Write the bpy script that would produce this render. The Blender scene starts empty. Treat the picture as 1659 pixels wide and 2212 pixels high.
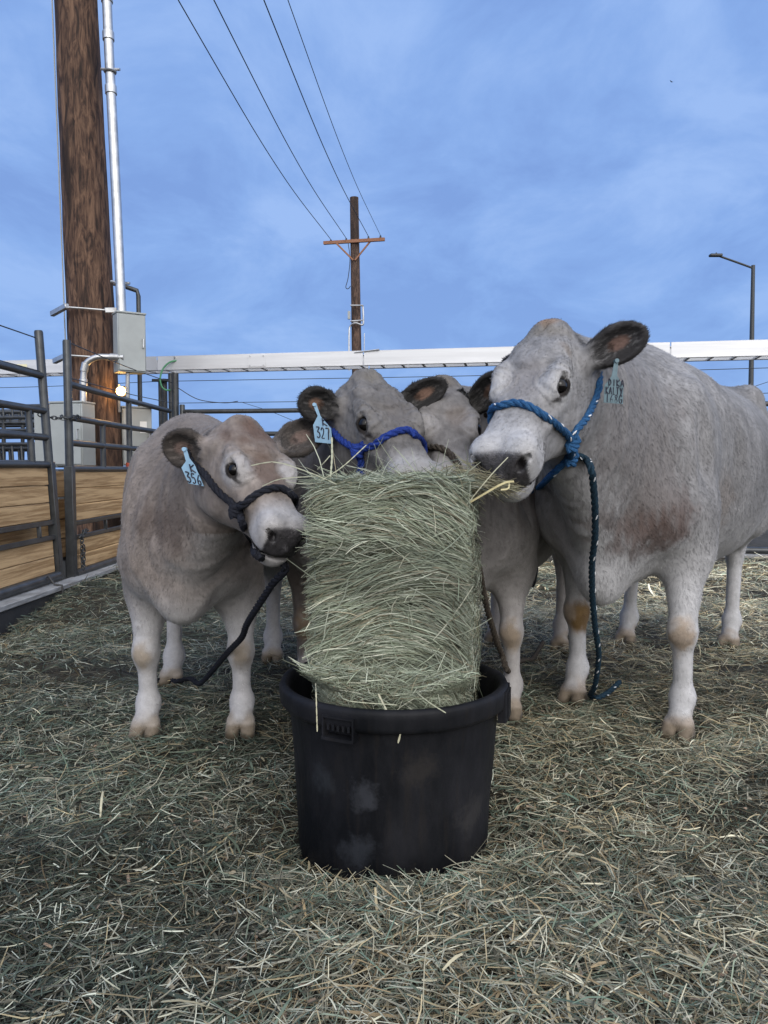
import bpy, bmesh, math, random
import numpy as np
from mathutils import Vector, Matrix
from mathutils.bvhtree import BVHTree

# ------------------------------------------------------------------ camera, sky, sun, exposure
SC = bpy.context.scene
COL = SC.collection
CAM_H, PITCH, F = 0.95, math.radians(3.2), 1670.0      # F: focal length in pixels of a 1659 px wide picture
cam = bpy.data.cameras.new("camera")
cam.sensor_fit = 'VERTICAL'; cam.sensor_height = 36.0
cam.lens = 36.0 * F / 2212.0
cam.clip_start = 0.02; cam.clip_end = 6000
camo = bpy.data.objects.new("camera", cam); COL.objects.link(camo)
camo.location = (0, 0, CAM_H); camo.rotation_euler = (math.pi / 2 - PITCH, 0, 0)
SC.camera = camo

SUN_EL, SUN_AZ = math.radians(32), math.radians(168)    # low glow behind the camera, a little to the right
w = bpy.data.worlds.new("World"); SC.world = w; w.use_nodes = True
nt = w.node_tree; nt.nodes.clear()
def nn(t, tree=None, **kw):
    n = (tree or nt).nodes.new(t)
    for k, v in kw.items(): setattr(n, k, v)
    return n
L = nt.links.new
out = nn('ShaderNodeOutputWorld'); bg = nn('ShaderNodeBackground'); L(bg.outputs[0], out.inputs[0])
bg.inputs[1].default_value = 1.0
tc = nn('ShaderNodeTexCoord')
sky = nn('ShaderNodeTexSky', sky_type='NISHITA', sun_disc=False)
sky.sun_elevation = math.radians(6); sky.sun_rotation = math.radians(168)
skym = nn('ShaderNodeVectorMath', operation='SCALE'); skym.inputs[3].default_value = 0.006
L(sky.outputs[0], skym.inputs[0])
sep = nn('ShaderNodeSeparateXYZ'); L(tc.outputs['Generated'], sep.inputs[0])
# flatten the direction onto a cloud deck, then noise
zc = nn('ShaderNodeMath', operation='MAXIMUM'); L(sep.outputs[2], zc.inputs[0]); zc.inputs[1].default_value = 0.0
za = nn('ShaderNodeMath', operation='ADD'); L(zc.outputs[0], za.inputs[0]); za.inputs[1].default_value = 0.22
dv = nn('ShaderNodeVectorMath', operation='DIVIDE'); L(tc.outputs['Generated'], dv.inputs[0])
cmb = nn('ShaderNodeCombineXYZ'); [L(za.outputs[0], cmb.inputs[i]) for i in range(3)]; L(cmb.outputs[0], dv.inputs[1])
mp = nn('ShaderNodeMapping'); L(dv.outputs[0], mp.inputs[0]); mp.inputs['Scale'].default_value = (1.25, 0.95, 0.6)
mp.inputs['Location'].default_value = (3.1, 0.4, 0.0)
n1 = nn('ShaderNodeTexNoise'); n1.inputs['Scale'].default_value = 2.1; n1.inputs['Detail'].default_value = 9; n1.inputs['Roughness'].default_value = 0.60
n1.inputs['Distortion'].default_value = 0.35
L(mp.outputs[0], n1.inputs[0])
cr = nn('ShaderNodeValToRGB'); L(n1.outputs[0], cr.inputs[0])
cr.color_ramp.elements[0].position = 0.38; cr.color_ramp.elements[0].color = (0.208, 0.355, 0.735, 1)
cr.color_ramp.elements[1].position = 0.64; cr.color_ramp.elements[1].color = (0.325, 0.500, 0.888, 1)
e = cr.color_ramp.elements.new(0.50); e.color = (0.248, 0.418, 0.815, 1)
# paler towards the horizon
hz = nn('ShaderNodeMapRange'); L(sep.outputs[2], hz.inputs[0]); hz.inputs[1].default_value = 0.0; hz.inputs[2].default_value = 0.30
hz.inputs[3].default_value = 0.6; hz.inputs[4].default_value = 0.0
mh = nn('ShaderNodeMix', data_type='RGBA'); L(hz.outputs[0], mh.inputs[0]); L(cr.outputs[0], mh.inputs[6]); mh.inputs[7].default_value = (0.240, 0.430, 0.830, 1)
# the bright after-sunset half of the sky, behind the camera
dot = nn('ShaderNodeVectorMath', operation='DOT_PRODUCT'); L(tc.outputs['Generated'], dot.inputs[0])
dot.inputs[1].default_value = Vector((0.30, -0.90, 0.34)).normalized()
gl = nn('ShaderNodeMapRange', interpolation_type='SMOOTHSTEP'); L(dot.outputs['Value'], gl.inputs[0]); gl.inputs[1].default_value = -0.05; gl.inputs[2].default_value = 1.0
mg = nn('ShaderNodeMix', data_type='RGBA'); L(gl.outputs[0], mg.inputs[0]); L(mh.outputs[2], mg.inputs[6]); mg.inputs[7].default_value = (2.12, 2.09, 2.08, 1)
ad = nn('ShaderNodeVectorMath', operation='ADD'); L(mg.outputs[2], ad.inputs[0]); L(skym.outputs[0], ad.inputs[1])
L(ad.outputs[0], bg.inputs[0])

sun = bpy.data.lights.new("sun", 'SUN'); sun.energy = 1.15; sun.angle = math.radians(28); sun.color = (1.0, 0.975, 0.95)
suno = bpy.data.objects.new("sun", sun); COL.objects.link(suno)
sd = Vector((math.sin(SUN_AZ) * math.cos(SUN_EL), math.cos(SUN_AZ) * math.cos(SUN_EL), math.sin(SUN_EL)))
suno.rotation_euler = (-sd).to_track_quat('-Z', 'Y').to_euler()
SC.view_settings.view_transform = 'Standard'; SC.view_settings.look = 'None'
SC.view_settings.exposure = 0.0; SC.view_settings.gamma = 1.0

RNG = np.random.default_rng(7)
random.seed(7)
A_ = np.array

# ------------------------------------------------------------------ helpers
def P(u, v, d):
    """world point seen at (u, v) of a 1659 x 2212 picture, d metres in front of the camera"""
    x = (u - 829.5) / F; y = (1106 - v) / F
    c, s = math.cos(PITCH), math.sin(PITCH)
    dy, dz = c + y * s, -s + y * c
    return A_([x * d / dy, d, CAM_H + dz * d / dy])
def ray(u, v):
    q = P(u, v, 1.0) - A_([0, 0, CAM_H]); return Vector(q / np.linalg.norm(q))
def unit(a):
    a = np.asarray(a, float); return a / (np.linalg.norm(a, axis=-1, keepdims=True) + 1e-12)

def tag(o, label, cat, group=None, kind=None):
    if label: o["label"] = label
    if cat: o["category"] = cat
    if group: o["group"] = group
    if kind: o["kind"] = kind
    return o
def thing(name, label, cat, loc=(0, 0, 0), rz=0, group=None):
    o = bpy.data.objects.new(name, None); COL.objects.link(o)
    o.location = loc; o.rotation_euler = (0, 0, rz); o.empty_display_size = 0.1
    return tag(o, label, cat, group)

def np_mesh(name, V, Fc, mat=None, parent=None, col=None, smooth=True):
    """V (n,3); Fc list of int arrays (each (m,k)) -> one mesh object"""
    if isinstance(Fc, np.ndarray): Fc = [Fc]
    me = bpy.data.meshes.new(name)
    V = np.asarray(V, np.float32)
    loops = np.concatenate([f.ravel() for f in Fc]).astype(np.int32)
    tot = np.concatenate([np.full(len(f), f.shape[1], np.int32) for f in Fc])
    st = np.concatenate([[0], np.cumsum(tot)[:-1]]).astype(np.int32)
    me.vertices.add(len(V)); me.vertices.foreach_set('co', V.ravel())
    me.loops.add(len(loops)); me.loops.foreach_set('vertex_index', loops)
    me.polygons.add(len(tot)); me.polygons.foreach_set('loop_start', st); me.polygons.foreach_set('loop_total', tot)
    me.polygons.foreach_set('use_smooth', np.full(len(tot), smooth))
    if col is not None:
        a = me.color_attributes.new('col', 'FLOAT_COLOR', 'POINT')
        c = np.ones((len(V), 4), np.float32); c[:, :3] = col
        a.data.foreach_set('color', c.ravel())
    me.update(calc_edges=True)
    if mat: me.materials.append(mat)
    o = bpy.data.objects.new(name, me); COL.objects.link(o)
    if parent: o.parent = parent
    return o

class MB:
    """collects simple solids, then links them as one mesh object"""
    def __init__(s): s.V = []; s.F = {}; s.n = 0
    def add(s, V, faces):
        V = np.asarray(V, float)
        for f in faces: s.F.setdefault(len(f), []).append([i + s.n for i in f])
        s.V.append(V); s.n += len(V); return s
    def box(s, c, size, R=None, bev=0.004):
        sx, sy, sz = [q / 2 for q in size]; b = min(bev, sx * .45, sy * .45, sz * .45)
        pts = []; idx = {}
        for ix in (-1, 1):
            for iy in (-1, 1):
                for iz in (-1, 1):
                    for ax in range(3):
                        p = [ix * (sx - b), iy * (sy - b), iz * (sz - b)]; p[ax] = (ix * sx, iy * sy, iz * sz)[ax]
                        idx[(ix, iy, iz, ax)] = len(pts); pts.append(p)
        pts = A_(pts); fs = []
        for ax in range(3):
            o1, o2 = [(1, 2), (2, 0), (0, 1)][ax]
            for sg in (-1, 1):
                q = []
                for a, bb in ((-1, -1), (1, -1), (1, 1), (-1, 1)):
                    k = [0, 0, 0]; k[ax] = sg; k[o1] = a; k[o2] = bb; q.append(idx[(*k, ax)])
                fs.append(q if sg > 0 else q[::-1])
        for ax in range(3):
            o1, o2 = [(1, 2), (2, 0), (0, 1)][ax]
            for a in (-1, 1):
                for bb in (-1, 1):
                    k0 = [0, 0, 0]; k0[ax] = -1; k0[o1] = a; k0[o2] = bb
                    k1 = list(k0); k1[ax] = 1
                    q = [idx[(*k0, o1)], idx[(*k1, o1)], idx[(*k1, o2)], idx[(*k0, o2)]]
                    fs.append(q if a * bb < 0 else q[::-1])
        for ix in (-1, 1):
            for iy in (-1, 1):
                for iz in (-1, 1):
                    q = [idx[(ix, iy, iz, 0)], idx[(ix, iy, iz, 1)], idx[(ix, iy, iz, 2)]]
                    fs.append(q if ix * iy * iz > 0 else q[::-1])
        if R is not None: pts = pts @ np.asarray(R).T
        return s.add(pts + A_(c), fs)
    def tube(s, path, r, n=12, cap=True, twist=0.0):
        path = np.asarray(path, float); m = len(path)
        r = np.full(m, r) if np.isscalar(r) else np.asarray(r, float)
        T = np.gradient(path, axis=0); T = unit(T)
        a = A_([0, 0, 1.]) if abs(T[0][2]) < .9 else A_([1., 0, 0])
        N = unit(np.cross(T[0], a)); V = []
        for i in range(m):
            N = unit(N - T[i] * N.dot(T[i])); B = np.cross(T[i], N)
            th = np.linspace(0, 2 * np.pi, n, endpoint=False) + twist
            V.append(path[i] + r[i] * (np.cos(th)[:, None] * N + np.sin(th)[:, None] * B))
        fs = [[i * n + j, i * n + (j + 1) % n, (i + 1) * n + (j + 1) % n, (i + 1) * n + j] for i in range(m - 1) for j in range(n)]
        if cap: fs += [list(range(n))[::-1], [(m - 1) * n + j for j in range(n)]]
        return s.add(np.concatenate(V), fs)
    def lathe(s, prof, c=(0, 0, 0), n=64):
        V = []; m = len(prof)
        th = np.linspace(0, 2 * np.pi, n, endpoint=False)
        for r, z in prof: V.append(np.stack([r * np.cos(th), r * np.sin(th), np.full(n, z)], 1))
        fs = [[i * n + j, i * n + (j + 1) % n, (i + 1) * n + (j + 1) % n, (i + 1) * n + j] for i in range(m - 1) for j in range(n)]
        return s.add(np.concatenate(V) + A_(c), fs)
    def build(s, name, mat, parent=None, smooth=True):
        o = np_mesh(name, np.concatenate(s.V), [A_(f) for f in s.F.values()], mat, parent, smooth=smooth)
        if smooth: o.data.set_sharp_from_angle(angle=math.radians(38))
        return o

def rotz(a): c, s = math.cos(a), math.sin(a); return A_([[c, -s, 0], [s, c, 0], [0, 0, 1]])
def smooth_path(pts, n=60):
    """Catmull-Rom through points, resampled evenly"""
    p = np.asarray(pts, float); p = np.vstack([2 * p[0] - p[1], p, 2 * p[-1] - p[-2]])
    o = []
    for i in range(1, len(p) - 2):
        t = np.linspace(0, 1, 24, endpoint=False)[:, None]
        a, b, c, d = p[i - 1], p[i], p[i + 1], p[i + 2]
        o.append(.5 * (2 * b + (c - a) * t + (2 * a - 5 * b + 4 * c - d) * t ** 2 + (3 * b - a - 3 * c + d) * t ** 3))
    o.append(p[-2][None]); o = np.concatenate(o)
    l = np.concatenate([[0], np.cumsum(np.linalg.norm(np.diff(o, axis=0), axis=1))])
    q = np.linspace(0, l[-1], n)
    return np.stack([np.interp(q, l, o[:, k]) for k in range(3)], 1)

def sstep(x, a, b): t = np.clip((x - a) / (b - a), 0, 1); return t * t * (3 - 2 * t)
# value noise, smooth, in numpy
_perm = RNG.random((64, 64, 64)).astype(np.float32)
def vnoise(p, scale):
    q = np.asarray(p) * scale + 100.0
    i = np.floor(q).astype(int); f = q - i; f = f * f * (3 - 2 * f)
    r = 0
    for a in (0, 1):
        for b in (0, 1):
            for c in (0, 1):
                wgt = (f[..., 0] if a else 1 - f[..., 0]) * (f[..., 1] if b else 1 - f[..., 1]) * (f[..., 2] if c else 1 - f[..., 2])
                r = r + wgt * _perm[(i[..., 0] + a) % 64, (i[..., 1] + b) % 64, (i[..., 2] + c) % 64]
    return r
def fbm(p, scale, o=3):
    return sum(vnoise(p, scale * 2 ** k) * .5 ** k for k in range(o)) / sum(.5 ** k for k in range(o))

# ------------------------------------------------------------------ materials
def material(name, color=(.5, .5, .5), rough=.6, metal=0.0, attr=False, var=0.0, vscale=20, vstretch=(1, 1, 1), bump=0.0, bscale=60,
             color2=None, spec=.5, sheen=0.0, coords='Object', detail=6, rng=(.35, .65)):
    m = bpy.data.materials.new(name); m.use_nodes = True
    t = m.node_tree; b = t.nodes['Principled BSDF']
    b.inputs['Roughness'].default_value = rough; b.inputs['Metallic'].default_value = metal
    b.inputs['Specular IOR Level'].default_value = spec
    if sheen: b.inputs['Sheen Weight'].default_value = sheen; b.inputs['Sheen Roughness'].default_value = .4
    src = None
    if attr:
        a = t.nodes.new('ShaderNodeAttribute'); a.attribute_name = 'col'; src = a.outputs['Color']
    c = t.nodes.new('ShaderNodeTexCoord'); mpn = t.nodes.new('ShaderNodeMapping'); mpn.inputs['Scale'].default_value = vstretch
    t.links.new(c.outputs[coords], mpn.inputs[0])
    if var or color2:
        n = t.nodes.new('ShaderNodeTexNoise'); n.inputs['Scale'].default_value = vscale; n.inputs['Detail'].default_value = detail
        n.inputs['Roughness'].default_value = .6
        t.links.new(mpn.outputs[0], n.inputs[0])
        mr = t.nodes.new('ShaderNodeMapRange'); t.links.new(n.outputs[0], mr.inputs[0])
        mr.inputs[1].default_value, mr.inputs[2].default_value = rng
        if color2 is not None:
            mx = t.nodes.new('ShaderNodeMix'); mx.data_type = 'RGBA'
            t.links.new(mr.outputs[0], mx.inputs[0]); mx.inputs[6].default_value = (*color, 1); mx.inputs[7].default_value = (*color2, 1)
            src = mx.outputs[2]
        else:
            mr.inputs[3].default_value = 1 - var; mr.inputs[4].default_value = 1 + var
            mu = t.nodes.new('ShaderNodeVectorMath'); mu.operation = 'SCALE'
            if src is not None: t.links.new(src, mu.inputs[0])
            else: mu.inputs[0].default_value = color
            t.links.new(mr.outputs[0], mu.inputs[3]); src = mu.outputs[0]
    if src is not None: t.links.new(src, b.inputs['Base Color'])
    else: b.inputs['Base Color'].default_value = (*color, 1)
    if bump:
        n = t.nodes.new('ShaderNodeTexNoise'); n.inputs['Scale'].default_value = bscale; n.inputs['Detail'].default_value = 5
        t.links.new(mpn.outputs[0], n.inputs[0])
        bp = t.nodes.new('ShaderNodeBump'); bp.inputs['Strength'].default_value = bump; bp.inputs['Distance'].default_value = .01
        t.links.new(n.outputs[0], bp.inputs['Height']); t.links.new(bp.outputs[0], b.inputs['Normal'])
    return m

M = {}
M['pipe'] = material('dark_pipe', (.050, .054, .058), .38, .35, var=.3, vscale=9, bump=.05)
M['galv'] = material('galvanised', (.48, .49, .50), .36, .85, var=.2, vscale=8, bump=.03)
M['alu'] = material('aluminium', (.60, .61, .63), .42, .5, var=.08, vscale=3, vstretch=(.3, 1, 6))
M['alud'] = material('aluminium_grey', (.52, .53, .55), .45, .6, var=.08, vscale=3)  # slightly darker grey tone for one short tray segment
M['box'] = material('grey_paint', (.30, .325, .33), .5, 0, var=.06, vscale=6, bump=.02)
M['hide'] = material('hide', attr=True, rough=.82, spec=.18, var=.10, vscale=34, bump=.12, bscale=140, sheen=.12)
M['fur'] = material('fur', attr=True, rough=.75, spec=.2, sheen=.1)
M['nose'] = material('wet_nose', attr=True, rough=.38, spec=.5, var=.45, vscale=90, bump=.35, bscale=260)
M['eye'] = material('eye', (.004, .0035, .0035), .14, 0, spec=.35)
M['blade'] = material('straw_blade', attr=True, rough=.6, spec=.3)
M['bale'] = material('hay_blade', attr=True, rough=.6, spec=.3)
M['ground'] = material('ground', (.020, .017, .012), .95, 0, color2=(.060, .050, .034), vscale=14, bump=.6, bscale=70)
M['rubber'] = material('rubber', (.018, .019, .022), .55, 0, color2=(.034, .034, .036), vscale=5, bump=.12, bscale=30)
M['white'] = material('white_label', (.7, .72, .72), .5)
M['yellow'] = material('yellow_label', (.72, .68, .45), .5, var=.1, vscale=60)
M['ink'] = material('ink', (.010, .012, .030), .5)
M['tag'] = material('tag_plastic', (.22, .37, .52), .45, 0, var=.10, vscale=30, bump=.02)
M['tagd'] = material('tag_plastic_dull', (.095, .155, .185), .5, 0, var=.18, vscale=40)
M['wire'] = material('wire', (.035, .04, .05), .5, .3)
M['lamp'] = material('lamp_grey', (.05, .055, .06), .5, .3)
M['bird'] = material('bird', (.03, .03, .035), .8)
M['green'] = material('green_cable', (.05, .22, .10), .5)
M['twine'] = material('orange_twine', (.40, .07, .03), .7)
M['rust'] = material('crossarm_wood', (.22, .095, .05), .8, 0, color2=(.30, .15, .09), vscale=8, vstretch=(1, 6, 6))

def wood_mat(name, dark, light, stretch, scale, rings=True):
    m = bpy.data.materials.new(name); m.use_nodes = True; t = m.node_tree; b = t.nodes['Principled BSDF']
    b.inputs['Roughness'].default_value = .75; b.inputs['Specular IOR Level'].default_value = .25
    c = t.nodes.new('ShaderNodeTexCoord'); mpn = t.nodes.new('ShaderNodeMapping'); mpn.inputs['Scale'].default_value = stretch
    oi = t.nodes.new('ShaderNodeObjectInfo'); ad = t.nodes.new('ShaderNodeVectorMath'); ad.operation = 'ADD'
    sc = t.nodes.new('ShaderNodeVectorMath'); sc.operation = 'SCALE'; sc.inputs[0].default_value = (37, 17, 53); t.links.new(oi.outputs['Random'], sc.inputs[3])
    t.links.new(c.outputs['Object'], ad.inputs[0]); t.links.new(sc.outputs[0], ad.inputs[1]); t.links.new(ad.outputs[0], mpn.inputs[0])
    n0 = t.nodes.new('ShaderNodeTexNoise'); n0.inputs['Scale'].default_value = scale * .35; n0.inputs['Detail'].default_value = 3
    t.links.new(mpn.outputs[0], n0.inputs[0])
    mulv = t.nodes.new('ShaderNodeMath'); mulv.operation = 'MULTIPLY'; mulv.inputs[1].default_value = 26 if rings else 9; t.links.new(n0.outputs[0], mulv.inputs[0])
    sn = t.nodes.new('ShaderNodeMath'); sn.operation = 'SINE'; t.links.new(mulv.outputs[0], sn.inputs[0])
    n = t.nodes.new('ShaderNodeTexNoise'); n.inputs['Scale'].default_value = scale * 2.2; n.inputs['Detail'].default_value = 8; n.inputs['Roughness'].default_value = .65
    t.links.new(mpn.outputs[0], n.inputs[0])
    ma = t.nodes.new('ShaderNodeMath'); ma.operation = 'MULTIPLY_ADD'; t.links.new(sn.outputs[0], ma.inputs[0]); ma.inputs[1].default_value = .11 if rings else .05
    t.links.new(n.outputs[0], ma.inputs[2])
    r = t.nodes.new('ShaderNodeValToRGB'); t.links.new(ma.outputs[0], r.inputs[0])
    r.color_ramp.elements[0].position = .36; r.color_ramp.elements[0].color = (*dark, 1)
    r.color_ramp.elements[1].position = .60; r.color_ramp.elements[1].color = (*light, 1)
    t.links.new(r.outputs[0], b.inputs['Base Color'])
    bp = t.nodes.new('ShaderNodeBump'); bp.inputs['Strength'].default_value = .35; bp.inputs['Distance'].default_value = .01
    t.links.new(ma.outputs[0], bp.inputs['Height']); t.links.new(bp.outputs[0], b.inputs['Normal'])
    return m
M['board'] = wood_mat('pine_board', (.29, .182, .088), (.52, .355, .19), (.45, 1.2, 11), 2.6)
M['greyboard'] = wood_mat('grey_board', (.20, .20, .20), (.36, .37, .38), (.6, 1, 6), 3, False)

def pole_mat(name, darkc, midc, lightc):
    m = bpy.data.materials.new(name); m.use_nodes = True; t = m.node_tree; b = t.nodes['Principled BSDF']
    b.inputs['Roughness'].default_value = .8; b.inputs['Specular IOR Level'].default_value = .3
    c = t.nodes.new('ShaderNodeTexCoord')
    def noise(st, sc, det, rough=.6, dist=0):
        mpn = t.nodes.new('ShaderNodeMapping'); mpn.inputs['Scale'].default_value = st; t.links.new(c.outputs['Object'], mpn.inputs[0])
        n = t.nodes.new('ShaderNodeTexNoise'); n.inputs['Scale'].default_value = sc; n.inputs['Detail'].default_value = det
        n.inputs['Roughness'].default_value = rough; n.inputs['Distortion'].default_value = dist; t.links.new(mpn.outputs[0], n.inputs[0]); return n.outputs[0]
    a = noise((3.4, 3.4, .72), 5.5, 7, .62, 1.0); f = noise((9, 9, .5), 6, 6); s = noise((1.6, 1.6, .22), 2.2, 3)
    x = t.nodes.new('ShaderNodeMath'); x.operation = 'MULTIPLY_ADD'; t.links.new(f, x.inputs[0]); x.inputs[1].default_value = .45; t.links.new(a, x.inputs[2])
    r = t.nodes.new('ShaderNodeValToRGB'); t.links.new(x.outputs[0], r.inputs[0])
    r.color_ramp.elements[0].position = .58; r.color_ramp.elements[0].color = (*darkc, 1)
    r.color_ramp.elements[1].position = .86; r.color_ramp.elements[1].color = (*lightc, 1)
    e = r.color_ramp.elements.new(.70); e.color = (*midc, 1)
    sm = t.nodes.new('ShaderNodeMapRange'); t.links.new(s, sm.inputs[0]); sm.inputs[1].default_value = .50; sm.inputs[2].default_value = .62; sm.inputs[3].default_value = 0; sm.inputs[4].default_value = .85
    mx = t.nodes.new('ShaderNodeMix'); mx.data_type = 'RGBA'; t.links.new(sm.outputs[0], mx.inputs[0]); t.links.new(r.outputs[0], mx.inputs[6]); mx.inputs[7].default_value = (darkc[0] * .75, darkc[1] * .75, darkc[2] * .8, 1)
    t.links.new(mx.outputs[2], b.inputs['Base Color'])
    bp = t.nodes.new('ShaderNodeBump'); bp.inputs['Strength'].default_value = .6; bp.inputs['Distance'].default_value = .02
    t.links.new(x.outputs[0], bp.inputs['Height']); t.links.new(bp.outputs[0], b.inputs['Normal'])
    return m
M['pole'] = pole_mat('pole_wood', (.019, .012, .010), (.066, .037, .026), (.155, .092, .060))
M['pole2'] = pole_mat('far_pole_wood', (.030, .020, .017), (.070, .045, .035), (.15, .095, .070))

def rope_mat(name, c, c2=None):
    return material(name, c, .8, 0, color2=c2 or tuple(q * 1.7 for q in c), vscale=120, bump=.5, bscale=400, spec=.2)
M['rope_black'] = rope_mat('black_rope', (.010, .011, .016))
M['rope_blue'] = rope_mat('blue_rope', (.012, .028, .16), (.02, .05, .26))
M['rope_teal'] = rope_mat('teal_blue_rope', (.015, .06, .15), (.03, .11, .25))
M['rope_lead'] = rope_mat('dark_teal_rope', (.009, .022, .036), (.015, .042, .068))
M['rope_brown'] = rope_mat('brown_rope', (.035, .028, .022), (.09, .075, .06))
M['fleck'] = material('white_fleck', (.7, .72, .75), .6)

# ------------------------------------------------------------------ ground and straw
HOOVES = []
def gh(x, y):
    """height of the straw bed"""
    x = np.asarray(x, float); y = np.asarray(y, float)
    p = np.stack([x, y, np.zeros_like(x)], -1)
    h = (fbm(p, 1.1, 2) - .5) * .11 + (vnoise(p + 7, 3.4) - .5) * .055 + (vnoise(p + 31, 7.5) - .5) * .042
    h = h * np.clip((y - .2) / 1.5, .5, 1)
    for hx, hy in HOOVES: h = h * (1 - .9 * np.exp(-((x - hx) ** 2 + (y - hy) ** 2) / .035))
    d2 = x ** 2 + (y - 2.02) ** 2
    h = h * (1 - np.exp(-d2 / .12)) + .012 * np.exp(-((np.sqrt(d2) - .42) / .07) ** 2) - .110 * np.exp(-d2 / .15)
    for hx, hy in HOOVES: h = h - .034 * np.exp(-((x - hx) ** 2 + (y - hy + .03) ** 2) / .018)
    h = h + .17 * np.exp(-((x + 2.25) / .35) ** 2 - ((y - 7.1) / .75) ** 2) + .10 * np.exp(-((x + 2.05) / .35) ** 2 - ((y - 5.6) / .5) ** 2)
    h = h - .09 * np.exp(-((x + 2.40) / .20) ** 2) * np.clip((7.0 - y) / 1.0, 0, 1)
    return h

def ribbons(C, D, Lh, W, N, bend, seg=3, col=None, tip=1.0):
    """curved flat blades: centre C, unit direction D, length, width, normal N, bend offset (n,3)"""
    n = len(C); t = np.linspace(-.5, .5, seg + 1)
    side = unit(np.cross(D, N))
    pts = C[:, None, :] + D[:, None, :] * (Lh[:, None] * t)[:, :, None] + bend[:, None, :] * (4 * t ** 2)[None, :, None]
    wd = W[:, None] * (1 - (1 - tip) * np.abs(2 * t)[None, :] ** 2)
    a = pts - side[:, None, :] * wd[:, :, None] / 2; b = pts + side[:, None, :] * wd[:, :, None] / 2
    V = np.stack([a, b], 2).reshape(-1, 3)
    base = (np.arange(n) * (seg + 1) * 2)[:, None]
    k = np.arange(seg)[None, :] * 2
    q = np.stack([base + k, base + k + 1, base + k + 3, base + k + 2], -1).reshape(-1, 4)
    cc = np.repeat(col, (seg + 1) * 2, axis=0) if col is not None else None
    return V, q, cc
def rvec(n, s=1.0): return RNG.normal(size=(n, 3)) * s

def build_ground():
    # near bed: a grid that gets coarser with distance, then a sheet to the horizon
    ys = np.concatenate([np.arange(-1.5, 4, .035), np.arange(4, 9, .07), np.arange(9, 14.01, .25)])
    xs = np.concatenate([np.arange(-6, -2.6, .25), np.arange(-2.6, 3.2, .045), np.arange(3.2, 7.01, .25)])
    X, Y = np.meshgrid(xs, ys, indexing='ij'); Z = gh(X, Y) - .015
    edge = np.minimum(np.minimum(X + 6, 7 - X), np.minimum(Y + 1.5, 14 - Y)); Z = np.where(edge < .3, -.03, Z)
    V = np.stack([X, Y, Z], -1).reshape(-1, 3); nx, ny = len(xs), len(ys)
    i = np.arange(nx * ny).reshape(nx, ny)
    q = np.stack([i[:-1, :-1], i[1:, :-1], i[1:, 1:], i[:-1, 1:]], -1).reshape(-1, 4)
    # skirt rings out to the horizon
    o = len(V); x0, x1, y0, y1 = xs[0], xs[-1], ys[0], ys[-1]; B = 2500.
    V2 = A_([[x0, y0, -.03], [x1, y0, -.03], [x1, y1, -.03], [x0, y1, -.03], [-B, -B, -.03], [B, -B, -.03], [B, B, -.03], [-B, B, -.03]])
    q2 = A_([[0, 4, 5, 1], [1, 5, 6, 2], [2, 6, 7, 3], [3, 7, 4, 0]]) + o
    g = np_mesh('ground', np.vstack([V, V2]), np.vstack([q, q2[:, ::-1]]), M['ground'])
    tag(g, None, None, kind='structure')

PAL = A_([[.128, .160, .114], [.185, .216, .158], [.265, .250, .182], [.340, .285, .175], [.52, .49, .36], [.080, .076, .052], [.105, .150, .112], [.24, .18, .10]])
def straw_cols(x, y, n):
    p = np.stack([x, y, np.zeros_like(x)], -1)
    warm = np.clip(.36 + .22 * x + .08 * (y - 2.5) + (fbm(p, .9) - .5) * 1.7, 0, 1)
    w_g = A_([.24, .18, .14, .05, .045, .17, .17, .01]); w_t = A_([.07, .10, .22, .23, .12, .12, .02, .12])
    W = w_g[None] * (1 - warm[:, None]) + w_t[None] * warm[:, None]; W /= W.sum(1, keepdims=True)
    k = (RNG.random(n)[:, None] > np.cumsum(W, 1)).sum(1).clip(0, 7)
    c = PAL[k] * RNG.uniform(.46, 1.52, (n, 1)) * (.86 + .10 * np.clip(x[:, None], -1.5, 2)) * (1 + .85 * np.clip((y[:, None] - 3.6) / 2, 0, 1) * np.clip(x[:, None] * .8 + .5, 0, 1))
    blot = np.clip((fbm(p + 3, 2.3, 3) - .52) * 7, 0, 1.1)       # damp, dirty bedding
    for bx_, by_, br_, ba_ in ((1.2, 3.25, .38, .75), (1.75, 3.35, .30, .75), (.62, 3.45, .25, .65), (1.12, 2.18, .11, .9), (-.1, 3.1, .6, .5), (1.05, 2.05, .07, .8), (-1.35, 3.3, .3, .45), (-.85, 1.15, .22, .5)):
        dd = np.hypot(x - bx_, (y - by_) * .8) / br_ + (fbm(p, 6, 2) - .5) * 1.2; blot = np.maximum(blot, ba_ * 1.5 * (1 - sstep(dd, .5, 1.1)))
    return 1.14 * c * (1 - .48 * np.clip(blot, 0, 1.4)[:, None])
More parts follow.
